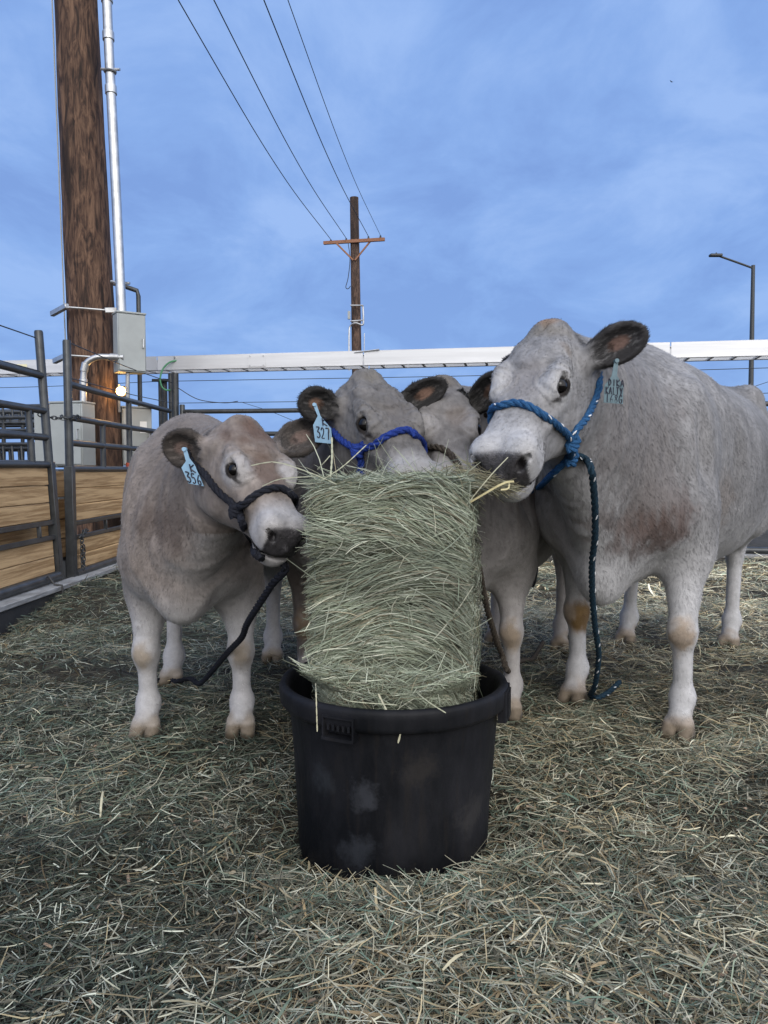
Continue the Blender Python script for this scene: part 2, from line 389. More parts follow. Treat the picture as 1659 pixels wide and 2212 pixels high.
def build_straw():
    parts = []
    for (y0, y1, n, l0, l1, w0, w1) in ((.95, 2.0, 34000, .022, .095, .0012, .0034), (2.0, 3.4, 44000, .024, .10, .0013, .0034), (3.4, 5.5, 44000, .03, .11, .0016, .0036), (5.5, 9.2, 36000, .05, .16, .003, .006)):
        y = y0 + (y1 - y0) * RNG.random(n) ** .85; x = (RNG.random(n) * 2 - 1) * (.53 * y + .25)
        keep = (x > -2.36) & ~((x ** 2 + (y - 2.02) ** 2) < .24 ** 2) & (y < 8.4 - .18 * x); x, y = x[keep], y[keep]; n = len(x)
        # clumps: direction follows a slow field with plenty of scatter
        ang = RNG.random(n) * np.pi * 2
        f = vnoise(np.stack([x, y, x * 0], -1), 5) * 9
        ang = np.where(RNG.random(n) < .45, f + RNG.normal(size=n) * .5, ang)
        pit = RNG.normal(size=n) * .16 + (RNG.random(n) < .04) * RNG.uniform(0, .8, n)
        D = np.stack([np.cos(ang) * np.cos(pit), np.sin(ang) * np.cos(pit), np.sin(pit)], -1)
        Lh = RNG.uniform(l0, l1, n) * np.where(RNG.random(n) < .08, 1.7, 1)
        z = gh(x, y) + RNG.random(n) ** 1.4 * .050 + np.abs(np.sin(pit)) * Lh * .4
        Wd = RNG.uniform(w0, w1, n) * np.where(RNG.random(n) < .05, 2.2, 1)
        N = unit(A_([0, 0, 1.])[None] + rvec(n, .45))
        bend = rvec(n) * (Lh * .05)[:, None]; bend[:, 2] -= Lh * .04
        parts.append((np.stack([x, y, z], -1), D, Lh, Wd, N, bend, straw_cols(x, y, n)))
    # pale broken stems lying on top
    n = 7000; y = .95 + 4.6 * RNG.random(n) ** 1.2; x = (RNG.random(n) * 2 - 1) * (.53 * y + .15)
    keep = (x ** 2 + (y - 2.02) ** 2 > .27 ** 2) & (x > -2.3); x, y = x[keep], y[keep]; n = len(x)
    ang = RNG.random(n) * 6.28; D = np.stack([np.cos(ang), np.sin(ang), RNG.normal(size=n) * .22], -1); Lh = RNG.uniform(.02, .09, n)
    warm = np.clip(.4 + .25 * x, 0, 1)[:, None] * RNG.random((n, 1)) ** .5
    c = (A_([.46, .50, .42]) * (1 - warm) + A_([.56, .45, .27]) * warm) * RNG.uniform(.55, 1.25, (n, 1))
    parts.append((np.stack([x, y, gh(x, y) + .032 + RNG.random(n) * .02], -1), unit(D), Lh, RNG.uniform(.0012, .0032, n), unit(A_([0, 0, 1.])[None] + rvec(n, .45)), rvec(n) * (Lh * .05)[:, None], c))
    # broad pale chips and husks on top, near the camera
    n = 1500; y = RNG.uniform(.95, 3.2, n); x = (RNG.random(n) * 2 - 1) * (.52 * y + .1)
    keep = (x ** 2 + (y - 2.02) ** 2) > .3 ** 2; x, y = x[keep], y[keep]; n = len(x)
    ang = RNG.random(n) * 6.28; D = np.stack([np.cos(ang), np.sin(ang), RNG.normal(size=n) * .15], -1)
    c = A_([[.36, .31, .22], [.33, .24, .17], [.42, .39, .31], [.28, .25, .17]])[RNG.integers(0, 4, n)] * RNG.uniform(.7, 1.1, (n, 1))
    parts.append((np.stack([x, y, gh(x, y) + .026 + RNG.random(n) * .012], -1), unit(D), RNG.uniform(.012, .03, n), RNG.uniform(.004, .009, n), unit(A_([0, 0, 1.])[None] + rvec(n, .4)), rvec(n, .002), c))
    # long loose stems
    n = 900; y = RNG.uniform(.95, 4.2, n); x = (RNG.random(n) * 2 - 1) * (.52 * y + .1)
    keep = (x ** 2 + (y - 2.02) ** 2) > .3 ** 2; x, y = x[keep], y[keep]; n = len(x)
    ang = RNG.random(n) * 6.28; D = np.stack([np.cos(ang), np.sin(ang), RNG.normal(size=n) * .10], -1); Lh = RNG.uniform(.10, .24, n)
    c = A_([[.40, .38, .29], [.33, .34, .26], [.38, .32, .19]])[RNG.integers(0, 3, n)] * RNG.uniform(.7, 1.15, (n, 1))
    parts.append((np.stack([x, y, gh(x, y) + .030 + RNG.random(n) * .012], -1), unit(D), Lh, RNG.uniform(.0018, .0038, n), unit(A_([0, 0, 1.])[None] + rvec(n, .4)), rvec(n) * (Lh * .07)[:, None], c))
    cat = [np.concatenate([p[i] for p in parts]) for i in range(7)]
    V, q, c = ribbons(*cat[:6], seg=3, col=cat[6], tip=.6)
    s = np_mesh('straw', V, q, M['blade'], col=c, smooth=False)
    tag(s, 'loose grey green and tan straw bedding spread over the pen floor', 'straw', kind='stuff')

# ------------------------------------------------------------------ implicit modelling (smooth unions -> surface nets)
class Field:
    def __init__(s, xs, ys, zs):
        s.ax = [np.asarray(a, np.float32) for a in (xs, ys, zs)]
        s.F = np.full([len(a) for a in s.ax], 9.0, np.float32)
    def _sub(s, lo, hi):
        sl = []
        for a, l, h in zip(s.ax, lo, hi):
            i0 = max(0, np.searchsorted(a, l) - 1); i1 = min(len(a), np.searchsorted(a, h) + 1)
            if i1 <= i0: return None, None
            sl.append(slice(i0, i1))
        X = np.meshgrid(*[a[q] for a, q in zip(s.ax, sl)], indexing='ij')
        return tuple(sl), X
    def apply(s, lo, hi, fn, k, op='add'):
        m = k + .02
        sl, X = s._sub(np.asarray(lo) - m, np.asarray(hi) + m)
        if sl is None: return
        d = fn(*X).astype(np.float32); a = s.F[sl]
        if op == 'add':
            h = np.maximum(k - np.abs(a - d), 0) / k; s.F[sl] = np.minimum(a, d) - h * h * k * .25
        else:
            d = -d; h = np.maximum(k - np.abs(a - d), 0) / k; s.F[sl] = np.maximum(a, d) + h * h * k * .25
    def cone(s, p0, p1, r0, r1, k=.05, op='add'):
        p0 = A_(p0, float) if False else np.asarray(p0, float); p1 = np.asarray(p1, float); r = max(r0, r1)
        b = p1 - p0; L2 = float(b.dot(b)) + 1e-9
        def fn(X, Y, Z):
            px, py, pz = X - p0[0], Y - p0[1], Z - p0[2]
            t = np.clip((px * b[0] + py * b[1] + pz * b[2]) / L2, 0, 1)
            return np.sqrt((px - b[0] * t) ** 2 + (py - b[1] * t) ** 2 + (pz - b[2] * t) ** 2) - (r0 + (r1 - r0) * t)
        s.apply(np.minimum(p0, p1) - r, np.maximum(p0, p1) + r, fn, k, op)
    def ell(s, c, r, R=None, k=.05, op='add'):
        c = np.asarray(c, float); r = np.asarray(r, float); R = np.eye(3) if R is None else np.asarray(R)   # columns = axes
        def fn(X, Y, Z):
            q = [X - c[0], Y - c[1], Z - c[2]]
            l = [sum(R[j, i] * q[j] for j in range(3)) / r[i] for i in range(3)]
            k0 = np.sqrt(l[0] ** 2 + l[1] ** 2 + l[2] ** 2)
            k1 = np.sqrt((l[0] / r[0]) ** 2 + (l[1] / r[1]) ** 2 + (l[2] / r[2]) ** 2) + 1e-9
            return k0 * (k0 - 1) / k1
        e = np.abs(R) @ r if False else np.sqrt((R ** 2) @ (r ** 2))
        s.apply(c - e, c + e, fn, k, op)
    def gc(s, tab, R, o, k=.06, p=2.3):
        """generalised cylinder: rows t, top, bottom, half width top, half width bottom in the frame R (columns), origin o"""
        tab = np.asarray(tab, float); tt = np.linspace(tab[0, 0], tab[-1, 0], 160)
        def cub(col):
            x, y = tab[:, 0], tab[:, col]; m = np.gradient(y, x)
            i = np.clip(np.searchsorted(x, tt) - 1, 0, len(x) - 2); h = x[i + 1] - x[i]; u = (tt - x[i]) / h
            return (2 * u ** 3 - 3 * u ** 2 + 1) * y[i] + (u ** 3 - 2 * u ** 2 + u) * h * m[i] + (-2 * u ** 3 + 3 * u ** 2) * y[i + 1] + (u ** 3 - u ** 2) * h * m[i + 1]
        c = [cub(j) for j in range(1, 5)]
        corners = A_([[a, b, d] for a in (tab[0, 0], tab[-1, 0]) for b in (-tab[:, 3:].max(), tab[:, 3:].max()) for d in (tab[:, 2].min(), tab[:, 1].max())]) @ np.asarray(R).T + o
        def fn(X, Y, Z):
            q = [X - o[0], Y - o[1], Z - o[2]]
            t, y, z = [sum(R[j][i] * q[j] for j in range(3)) for i in range(3)]
            over = np.maximum(np.maximum(tt[0] - t, t - tt[-1]), 0)
            top, bot, wt, wb = [np.interp(t, tt, q_) for q_ in c]
            h = np.maximum((top - bot) / 2, .004); zz = (z - (top + bot) / 2) / h
            wdt = np.maximum(wb + (wt - wb) * np.clip(zz * .5 + .5, 0, 1), .004)
            e = (np.abs(y / wdt) ** p + np.abs(zz) ** p) ** (1 / p)
            return (e - 1) * np.minimum(h, wdt) + over
        s.apply(corners.min(0), corners.max(0), fn, k)
    def mesh(s):
        Fd = s.F; neg = Fd < 0
        cnt = np.zeros([n - 1 for n in Fd.shape], np.uint8)
        cor = [(a, b, c) for a in (0, 1) for b in (0, 1) for c in (0, 1)]
        sh = cnt.shape
        for a, b, c in cor: cnt += neg[a:a + sh[0], b:b + sh[1], c:c + sh[2]]
        act = (cnt > 0) & (cnt < 8); I = np.nonzero(act); n = len(I[0])
        idx = np.full(sh, -1, np.int32); idx[act] = np.arange(n)
        acc = np.zeros((n, 3)); w_ = np.zeros(n)
        X, Y, Z = s.ax
        def pos(a, b, c): return np.stack([X[I[0] + a], Y[I[1] + b], Z[I[2] + c]], -1)
        for a0 in cor:
            for ax in range(3):
                if a0[ax]: continue
                a1 = list(a0); a1[ax] = 1
                f0 = Fd[I[0] + a0[0], I[1] + a0[1], I[2] + a0[2]]; f1 = Fd[I[0] + a1[0], I[1] + a1[1], I[2] + a1[2]]
                m = (f0 < 0) != (f1 < 0)
                t = np.where(m, f0 / np.where(m, f0 - f1, 1), 0)[:, None]
                pp = pos(*a0) * (1 - t) + pos(*a1) * t
                acc[m] += pp[m]; w_[m] += 1
        V = acc / w_[:, None]; Q = []
        for ax in range(3):
            b, c = [(1, 2), (2, 0), (0, 1)][ax]
            sl0 = [slice(1, -1)] * 3; sl1 = [slice(1, -1)] * 3
            sl0[ax] = slice(0, -1); sl1[ax] = slice(1, None)
            e0, e1 = neg[tuple(sl0)], neg[tuple(sl1)]
            J = np.nonzero(e0 != e1); s0 = e0[J]
            g = [J[0].copy(), J[1].copy(), J[2].copy()]
            for q_ in (b, c): g[q_] = g[q_] + 1
            def cell(db, dc):
                h = [g[0], g[1], g[2]]; h[b] = h[b] + db; h[c] = h[c] + dc; return idx[h[0], h[1], h[2]]
            q = np.stack([cell(-1, -1), cell(0, -1), cell(0, 0), cell(-1, 0)], -1)
            q = np.where(s0[:, None], q, q[:, ::-1]); Q.append(q)
        return V, np.concatenate(Q)

def relax(V, Q, it=2, lam=.5):
    e = np.concatenate([Q[:, [0, 1]], Q[:, [1, 2]], Q[:, [2, 3]], Q[:, [3, 0]]])
    for _ in range(it):
        a = np.zeros_like(V); c = np.zeros(len(V))
        for k in range(3): a[:, k] = np.bincount(e[:, 0], V[e[:, 1], k], len(V)) + np.bincount(e[:, 1], V[e[:, 0], k], len(V))
        c = np.bincount(e[:, 0], minlength=len(V)) + np.bincount(e[:, 1], minlength=len(V))
        V = V + lam * (a / c[:, None] - V)
    return V
def vnormals(V, Q):
    n = np.cross(V[Q[:, 2]] - V[Q[:, 0]], V[Q[:, 3]] - V[Q[:, 1]]); N = np.zeros_like(V)
    for j in range(4):
        for k in range(3): N[:, k] += np.bincount(Q[:, j], n[:, k], len(V))
    return unit(N)
def graded(lo, hi, f0, f1, fine, coarse):
    a = np.arange(f0, lo - coarse, -coarse)[::-1] if f0 > lo else A_([f0])
    b = np.arange(f0, f1, fine)[1:]; c = np.arange(b[-1] + fine, hi + coarse, coarse)
    return np.concatenate([a, b, c])

# ------------------------------------------------------------------ cattle
TRUNK = [  # x (0 = front feet), top, bottom, half width: withers 1.40 m, hind feet 1.30 m behind
    (.40, .86, .76, .03), (.37, .98, .65, .13), (.30, 1.09, .575, .195), (.18, 1.24, .53, .245), (0, 1.365, .535, .285), (-.15, 1.395, .56, .315),
    (-.40, 1.365, .545, .365), (-.70, 1.34, .505, .395), (-.95, 1.355, .515, .38), (-1.2, 1.375, .585, .34), (-1.40, 1.345, .74, .29), (-1.52, 1.25, .86, .21), (-1.58, 1.10, .96, .05)]
HEAD = [  # t (0 = poll, .56 = nose tip), top, bottom, half width above, half width below
    (-.070, -.02, -.07, .01, .01), (-.055, .030, -.13, .045, .05), (-.02, .056, -.19, .068, .07), (.03, .060, -.235, .090, .088), (.08, .056, -.262, .104, .098),
    (.13, .050, -.272, .112, .102), (.18, .044, -.265, .116, .098), (.24, .032, -.240, .106, .085), (.31, .018, -.210, .088, .070), (.38, .004, -.190, .080, .062),
    (.44, -.006, -.182, .083, .062), (.49, -.014, -.180, .088, .062), (.525, -.028, -.174, .085, .055), (.548, -.050, -.158, .066, .042), (.562, -.085, -.125, .018, .015)]
EYE_T = (.244, .0850, .000)


def make_cow(label, cat, sp):
    o3 = A_([sp['org'][0], sp['org'][1], 0.0]); yaw = math.atan2(sp['fwd'][1], sp['fwd'][0])
    Rw = rotz(yaw)                                   # local -> world
    loc = lambda w_: (np.asarray(w_, float) - o3) @ Rw  # world -> local
    vloc = lambda v_: np.asarray(v_, float) @ Rw
    root = thing('calf' if cat == 'calf' else 'cow', label, cat, tuple(o3), yaw, 'grey cattle eating at the hay bale')
    s = sp['H'] / 1.40; lx = sp['L'] / 1.30; ws = sp.get('ws', 1.0) * s
    # head frame (local)
    poll, nose = loc(sp['poll']), loc(sp['nose']); hs = np.linalg.norm(nose - poll) / math.hypot(.55, .125)
    hw = sp.get('hw', 1.0)
    e1 = unit(nose - poll); lf = vloc(unit(sp['left'])); lf = unit(lf - e1 * lf.dot(e1)); u = np.cross(e1, lf)
    al = math.atan2(.125, .55); Xh = math.cos(al) * e1 + math.sin(al) * u; Zh = -math.sin(al) * e1 + math.cos(al) * u
    Rh = np.stack([Xh, lf, Zh], 1); oh = poll - Rh @ A_([0, 0, .055]) * hs
    mzf = lambda t: 1 - (1 - sp.get('mz', 1.0)) * sstep(t, .26, .42)
    H = lambda t, y, z: oh + Rh @ (A_([t, y * hw * float(mzf(t)), z]) * hs)
    ears = {}
    for sd, (tipw, nrm, wid) in sp['ears'].items():
        base = H(.035, sd * .088, -.035); tip = loc(tipw); a = unit(tip - base); ln = np.linalg.norm(tip - base)
        nr = vloc(unit(nrm)); nr = unit(nr - a * nr.dot(a)); bb = np.cross(nr, a)
        ears[sd] = (base, tip, a, bb, nr, ln, wid)
    pts = np.stack([H(-.09, 0, 0), H(.6, 0, -.1), H(.1, .15, 0), H(.1, -.15, 0), H(.1, 0, -.3)] + [e_[1] + d_ for e_ in ears.values() for d_ in (A_([.05] * 3), A_([-.05] * 3))])
    flo, fhi = pts.min(0) - .03, pts.max(0) + .03
    fine, coarse = sp.get('res', (.0058, .0105))
    fd = Field(graded(-1.75 * lx - .1, max(fhi[0], .5), flo[0], fhi[0], fine, coarse), graded(-.50, .50, flo[1], fhi[1], fine, coarse), np.concatenate([np.arange(-.03, .15, .007), graded(.157, max(fhi[2], 1.5 * s), flo[2], fhi[2], fine, coarse)]))
    # trunk
    drop = sp.get('drop', 0)
    fd.gc([(x * (lx if x < 0 else s), t * s, b * s - drop, w_ * ws, w_ * ws * (.80 if x > -.3 else .90)) for x, t, b, w_ in TRUNK[::-1]], np.eye(3), np.zeros(3), k=.08, p=2.2)
    S = lambda x, y, z: A_([x * (lx if x < -.3 else s), y * ws, z * s])
    # withers, spine, hips, pin bones
    fd.ell(S(-.08, 0, 1.33), (.22 * s, .06 * s, .075 * s), k=.09)
    for sd in (-1, 1):
        fd.ell(S(-1.08, sd * .235, 1.29), (.07 * s, .055 * s, .055 * s), k=.09)
        fd.ell(S(-1.46, sd * .12, 1.22), (.06 * s, .05 * s, .05 * s), k=.08)
    for sd in (-1, 1):                                  # grooves behind the shoulder, before it, and the flank hollow
        fd.ell(S(-.27, sd * .375, .88), (.035 * s, .065 * s, .30 * s), k=.06, op='sub')
        fd.ell(S(-1.0, sd * .42, 1.10), (.13 * s, .065 * s, .10 * s), k=.07, op='sub')
        fd.ell(S(-.62, sd * .42, 1.20), (.22 * s, .05 * s, .05 * s), k=.07, op='sub')
    # neck
    nb = sp.get('neck', 1.0)
    fd.cone(S(-.02, 0, 1.20), H(-.02, 0, -.045), .17 * s * nb, .085 * hs, k=.12)
    fd.cone(S(.10, 0, 1.00), H(-.01, 0, -.11), .235 * s * nb, .10 * hs, k=.12)
    fd.cone(S(.20, 0, .82), H(.06, 0, -.17), .165 * s * nb, .075 * hs, k=.12)
    fd.cone(S(.30, 0, .66 + sp.get('bz', 0)), H(.10, 0, -.21), .06 * s, .035 * hs, k=.10)              # dewlap
    fd.ell(S(.29, 0, .58 + sp.get('bz', 0)), (.11 * s, .080 * s, .11 * s), k=.07)                         # brisket
    # legs
    feet = {k_: loc((*v_, 0)) for k_, v_ in sp['feet'].items()}
    kn = {}
    for sd, nm in ((1, 'FL'), (-1, 'FR')):
        f = feet[nm]; lt = sp.get('leg', 1.0) * s
        sh = S(.05, sd * .21, .95)
        fd.ell(sh, (.17 * s, .085 * s, .30 * s), k=.09)
        fd.ell(S(.21, sd * .175, .80), (.11 * s, .085 * s, .13 * s), k=.06)              # point of shoulder
        fd.ell(S(.14, sd * .315, 1.02), (.030 * s, .055 * s, .20 * s), k=.06, op='sub')
        elb = A_([f[0] * .55 - .02, f[1] * .8 + sd * .03 * s, .66 * s]); knee = A_([f[0] + .005, f[1] * 1.0, .375 * s]); fet = A_([f[0] - .012, f[1], .135 * s])
        kn[nm] = knee
        fd.cone(S(.08, sd * .20, .80), elb, .125 * s, .105 * s, k=.07)
        fd.cone(elb, knee + A_([0, 0, .05]), .092 * lt, .050 * lt, k=.05)
        fd.ell(elb + A_([-.05, sd * .012, -.04]) * s, (.06 * lt, .06 * lt, .11 * lt), k=.05)
        fd.ell(knee + A_([.006, 0, 0]), (.058 * lt, .058 * lt, .066 * lt), k=.018)
        fd.ell(knee + A_([.045 * lt, 0, .01]), (.020 * lt, .040 * lt, .045 * lt), k=.02)
        fd.cone(knee - A_([.006, 0, .05]), fet, .0385 * lt, .0345 * lt, k=.03)
        fd.ell(fet, (.0455 * lt, .045 * lt, .048 * lt), k=.028)
        for q_ in (-1, 1): fd.ell(fet + A_([-.045, q_ * .022, -.022]) * lt, (.014 * lt, .013 * lt, .017 * lt), k=.01)
        foot(fd, fet, f, lt, sp.get('toe', {}).get(nm, A_([1., 0, 0])))
    for sd, nm in ((1, 'HL'), (-1, 'HR')):
        f = feet[nm]; lt = sp.get('leg', 1.0) * s
        hip = S(-1.22, sd * .19, 1.0)
        fd.ell(hip, (.23 * s, .12 * s, .30 * s), k=.09)
        sti = A_([-1.08 * lx, sd * .235 * ws, .76 * s]); hock = A_([f[0] - .075 * s, f[1], .50 * s]); fet = A_([f[0] - .03, f[1], .14 * s])
        fd.cone(hip + A_([.05, 0, -.05]) * s, sti, .15 * s, .115 * s, k=.08)
        fd.cone(sti + A_([-.05, 0, -.02]) * s, hock + A_([.02, 0, .05]), .11 * s, .052 * lt, k=.06)
        fd.cone(S(-1.40, sd * .16, .85), hock + A_([-.02, 0, .04]), .10 * s, .036 * lt, k=.07)
        fd.ell(hock, (.066 * lt, .050 * lt, .075 * lt), k=.035)
        fd.cone(hock - A_([0, 0, .05]), fet, .041 * lt, .036 * lt, k=.03)
        fd.ell(fet, (.056 * lt, .052 * lt, .055 * lt), k=.03)
        foot(fd, fet, f, lt, A_([1., 0, 0]))
    # tail
    t0 = S(-1.50, 0, 1.22)
    fd.cone(t0, t0 + A_([-.09, 0, -.12]) * s, .045 * s, .032 * s, k=.05)
    fd.cone(t0 + A_([-.09, 0, -.12]) * s, A_([t0[0] - .10 * s, .02, (sp.get('tz', .48) + .14) * s]), .030 * s, .017 * s, k=.03)
    tz = sp.get('tz', .48)
    fd.ell((t0[0] - .10 * s, .02, tz * s), (.035 * s, .035 * s, .16 * s), k=.02)
    # head
    fd.gc([(t * hs, a * hs, b * hs, c * hs * hw * mzf(t), d * hs * hw * mzf(t)) for t, a, b, c, d in HEAD], Rh, oh, k=.035, p=3.0)
    pk = sp.get('poll_k', 1.0)
    fd.ell(H(-.025, 0, .052), A_([.045, .05, .034 * pk]) * hs, Rh, k=.04 * hs)
    fd.ell(H(.10, 0, .045), A_([.09, .075, .022]) * hs, Rh, k=.04)
    for sd in (-1, 1):
        fd.ell(H(.13, sd * .078, -.150), A_([.105, .030, .080]) * hs, Rh, k=.03)        # cheek
        fd.ell(H(.345, sd * .118, -.018), A_([.085, .042, .034]) * hs, Rh, k=.03, op='sub')
        fd.ell(H(.06, sd * .066, -.205), A_([.07, .028, .05]) * hs, Rh, k=.035)         # jaw angle
        fd.ell(H(.195, sd * .082, .026), A_([.062, .026, .026]) * hs, Rh, k=.020)        # brow
        fd.ell(H(.246, sd * .078, -.006), A_([.052, .031, .043]) * hs, Rh, k=.03)       # orbit
        fd.ell(H(.300, sd * .070, -.062), A_([.085, .018, .020]) * hs, Rh, k=.022)      # facial crest
        fd.ell(H(.505, sd * .050, -.055), A_([.042, .036, .040]) * hs, Rh, k=.03)       # nostril wing
        fd.ell(H(.47, sd * .055, -.105), A_([.055, .026, .034]) * hs, Rh, k=.03)        # upper lip
    fd.ell(H(.475, 0, -.180), A_([.062, .050, .036]) * hs, Rh, k=.025)                  # chin
    # mouth slit, nostrils, eye openings
    R2 = Rh @ A_([[math.cos(.12), 0, math.sin(.12)], [0, 1, 0], [-math.sin(.12), 0, math.cos(.12)]])
    fd.ell(H(.510, 0, -.147), A_([.085, .105, .0075]) * hs, R2, k=.008, op='sub')
    for sd in (-1, 1):
        a = unit(Rh @ A_([.45, sd * .75, .30])); 
        c = H(.540, sd * .052, -.068); ax = unit(Rh @ A_([.35, -sd * .25, -.9])); a = unit(a - ax * a.dot(ax)); b3 = np.cross(a, ax)
        fd.ell(c, A_([.022, .0105, .021]) * hs, np.stack([a, b3, ax], 1), k=.008, op='sub')
        fd.ell(H(.530, sd * .068, -.052), A_([.016, .012, .010]) * hs, Rh, k=.008, op='sub')
        th = .30; R3 = Rh @ A_([[math.cos(th), 0, math.sin(th)], [0, 1, 0], [-math.sin(th), 0, math.cos(th)]])
        en = unit(Rh @ A_([.34, sd * .74, .54])); ea = unit(Rh @ A_([math.cos(.42), 0, -math.sin(.42)])); ea = unit(ea - en * ea.dot(en)); eb = np.cross(en, ea)
        fd.ell(H(*(A_([EYE_T[0], sd * EYE_T[1], EYE_T[2]]) + A_([.010, sd * .019, .015]))), A_([.034, .0175, .034]) * hs, np.stack([ea, eb, en], 1), k=.008, op='sub')
        fd.ell(H(EYE_T[0] + .028, sd * .108, EYE_T[2] - .006), A_([.015, .013, .006]) * hs, R3, k=.006, op='sub')   # tear corner
    for sd, (base, tip, a, bb, nr, ln, wid) in ears.items():
        Re = np.stack([a, bb, nr], 1)
        fd.cone(base - a * .02, base + a * ln * .30, .036 * hs, .030 * hs, k=.03)
        fd.ell(base + a * ln * .57, (ln * .45, wid, .030 * hs), Re, k=.02)
        fd.ell(base + a * ln * .58 + nr * .020 * hs, (ln * .37, wid * .74, .030 * hs), Re, k=.012, op='sub')
        fd.cone(base + a * ln * .18 + nr * .02 * hs, base + a * ln * .5 + nr * .012 * hs, .008 * hs, .014 * hs, k=.012, op='sub')
    V, Q = fd.mesh(); V = relax(V, Q, 2, .4); N = vnormals(V, Q)
    hl = ((V - oh) @ Rh) / hs; hd_ = sstep(hl[:, 0], -.12, .02) * (np.abs(hl[:, 1]) < .17) * (hl[:, 2] > -.32) * (hl[:, 2] < .2) * (hl[:, 0] < .60)
    zz = V[:, 2] / s
    rel = .010 * s * (fbm(V * A_([1.0, 1.0, .5]), 7.0, 2) - .5) + .007 * s * (vnoise(V * A_([1, 1, .28]) + 5, 17) - .5)      # muscle, skin folds
    fold = np.clip(np.sin(V[:, 0] * 52 + V[:, 2] * 9 + 3 * vnoise(V, 5)), 0, 1) ** 3 * sstep(V[:, 0], .05, .3) * sstep(zz, .5, .8)
    rel = rel + .004 * s * fold
    face_r = .0050 * (vnoise(hl * A_([.28, 1.5, 1.5]) + 3, 38) - .5) + .0035 * (vnoise(hl * A_([.5, 1.2, 1.2]), 80) - .5)
    face_r = face_r * sp.get('wrinkle', .6) * sstep(hl[:, 2], -.20, -.02) * (1 - .6 * sstep(hl[:, 0], .40, .5))
    ek = np.minimum(*[np.linalg.norm(hl - A_([EYE_T[0], q_ * EYE_T[1], EYE_T[2]]), axis=1) for q_ in (-1, 1)])
    lid = .0030 * np.clip(np.sin((ek - .030) * 420), 0, 1) * (ek < .075) * (ek > .030) * (hl[:, 2] > -.03)
    V = V + N * (rel * (1 - hd_) * sstep(zz, .30, .55) + hd_ * (face_r + lid))[:, None]; N = vnormals(V, Q)
    # ---------------- coat colour
    W = V @ Rw.T + o3
    hl = ((V - oh) @ Rh) / hs                                    # head coordinates
    hl[:, 1] /= hw * mzf(hl[:, 0])
    T_, Y_, Z_ = hl.T
    inhead = sstep(T_, -.12, .02) * (np.abs(Y_) < .17) * (Z_ > -.32) * (Z_ < .2) * (T_ < .62)
    base, pale, tan, dark, pink = [A_(c) for c in sp['pal']]
    n0 = fbm(V * A_([1, 1, .45]), 5.0, 3)[:, None]; n1_ = fbm(V * A_([1, 1, .25]), 38, 2)[:, None]
    n2_ = vnoise(V * A_([1, 1, .3]), 110)[:, None]
    C = base * (.44 + .74 * n0) * (.66 + .46 * n1_) * (.82 + .36 * n2_)
    def mix(cc, f): 
        nonlocal C; f = np.clip(np.asarray(f), 0, 1)[:, None]; C = C * (1 - f) + A_(cc) * f
    zz = V[:, 2] / s
    mix(pale, .9 * (1 - sstep(zz, .46, .78)) * (1 - inhead))                       # lower parts and legs
    mix(pale, .5 * sstep(-N[:, 2], .1, .8) * (1 - inhead) * (zz < .95))
    for (pt, rad, cc, amt) in sp.get('patch', []):
        d = np.linalg.norm((W - pt) / A_(rad), axis=1) + (fbm(W, 9, 2) - .5) * .9 + (fbm(W * A_([1, 1, .4]), 55, 2) - .5) * .8
        mix(cc, amt * (1 - sstep(d, .45, 1.1)))
    for nm, kp in kn.items():
        kd = np.linalg.norm((V - kp - A_([.05, 0, -.015]) * s) / (A_([.06, .052, .075]) * s), axis=1) + (fbm(V, 28, 3) - .5) * 1.3
        mix(tan, sp.get('kneeamt', .6) * (1 - sstep(kd, .35, 1.25)))
    mix(A_(tan) * .8, .55 * (1 - sstep(zz + (vnoise(V, 30) - .5) * .05, .06, .12)))
    mix(A_([.15, .118, .082]), .78 * (1 - sstep(zz, .048, .064)))
    mix(A_([.045, .035, .022]), .85 * (1 - sstep(zz + (vnoise(V, 55) - .5) * .03, .012, .040)))
    mix(dark, (V[:, 0] < t0[0] - .05 * s) * (1 - sstep(zz, tz + .04, tz + .18)) * (np.abs(V[:, 1] - .02) < .06) * (zz > tz - .18))
    # face
    mix(pale, inhead * .72 * sstep(T_, .38, .48))
    for sd in (-1, 1):
        e_ = A_([EYE_T[0], sd * EYE_T[1], EYE_T[2]]); d = np.linalg.norm((hl - e_) / A_([1.25, 1, 1]), axis=1)
        mix(pale, inhead * sp.get('ring', .65) * (1 - sstep(d, .035, .075)))
        d2 = np.linalg.norm((hl - e_ - A_([.006, 0, .0])) / A_([1.45, 1.5, .95]), axis=1) 
        mix((.018, .015, .014), inhead * (1 - sstep(d2, .0245, .0315)))
        tl = (hl - e_ - A_([.042, .004 * sd, -.016])) / A_([.030, .03, .010]); mix((.03, .026, .025), .85 * inhead * (1 - sstep(np.linalg.norm(tl, axis=1), .5, 1.0)))
    for (tc_, rad, cc, amt) in sp.get('face', []):
        d = np.linalg.norm((hl - A_(tc_)) / A_(rad), axis=1) + (fbm(hl, 22, 2) - .5) * .8
        mix(cc, inhead * amt * (1 - sstep(d, .4, 1.15)))
    pad = sstep(T_ + np.clip(-Z_ - .07, -.03, .1) * .18 - np.clip(np.abs(Y_) - .045, 0, 1) * 1.1, .508, .526) * (1 - sstep(-Z_, .140, .147)) * (1 - sstep(Z_, -.040, -.026))
    mix((.030, .028, .031), inhead * pad); mix((.075, .070, .075), .5 * inhead * pad * sstep(Z_, -.085, -.035))
    mix((.010, .009, .010), inhead * sstep(T_, .40, .44) * (np.abs(Z_ + .147 + (T_ - .510) * -.12) < .009))
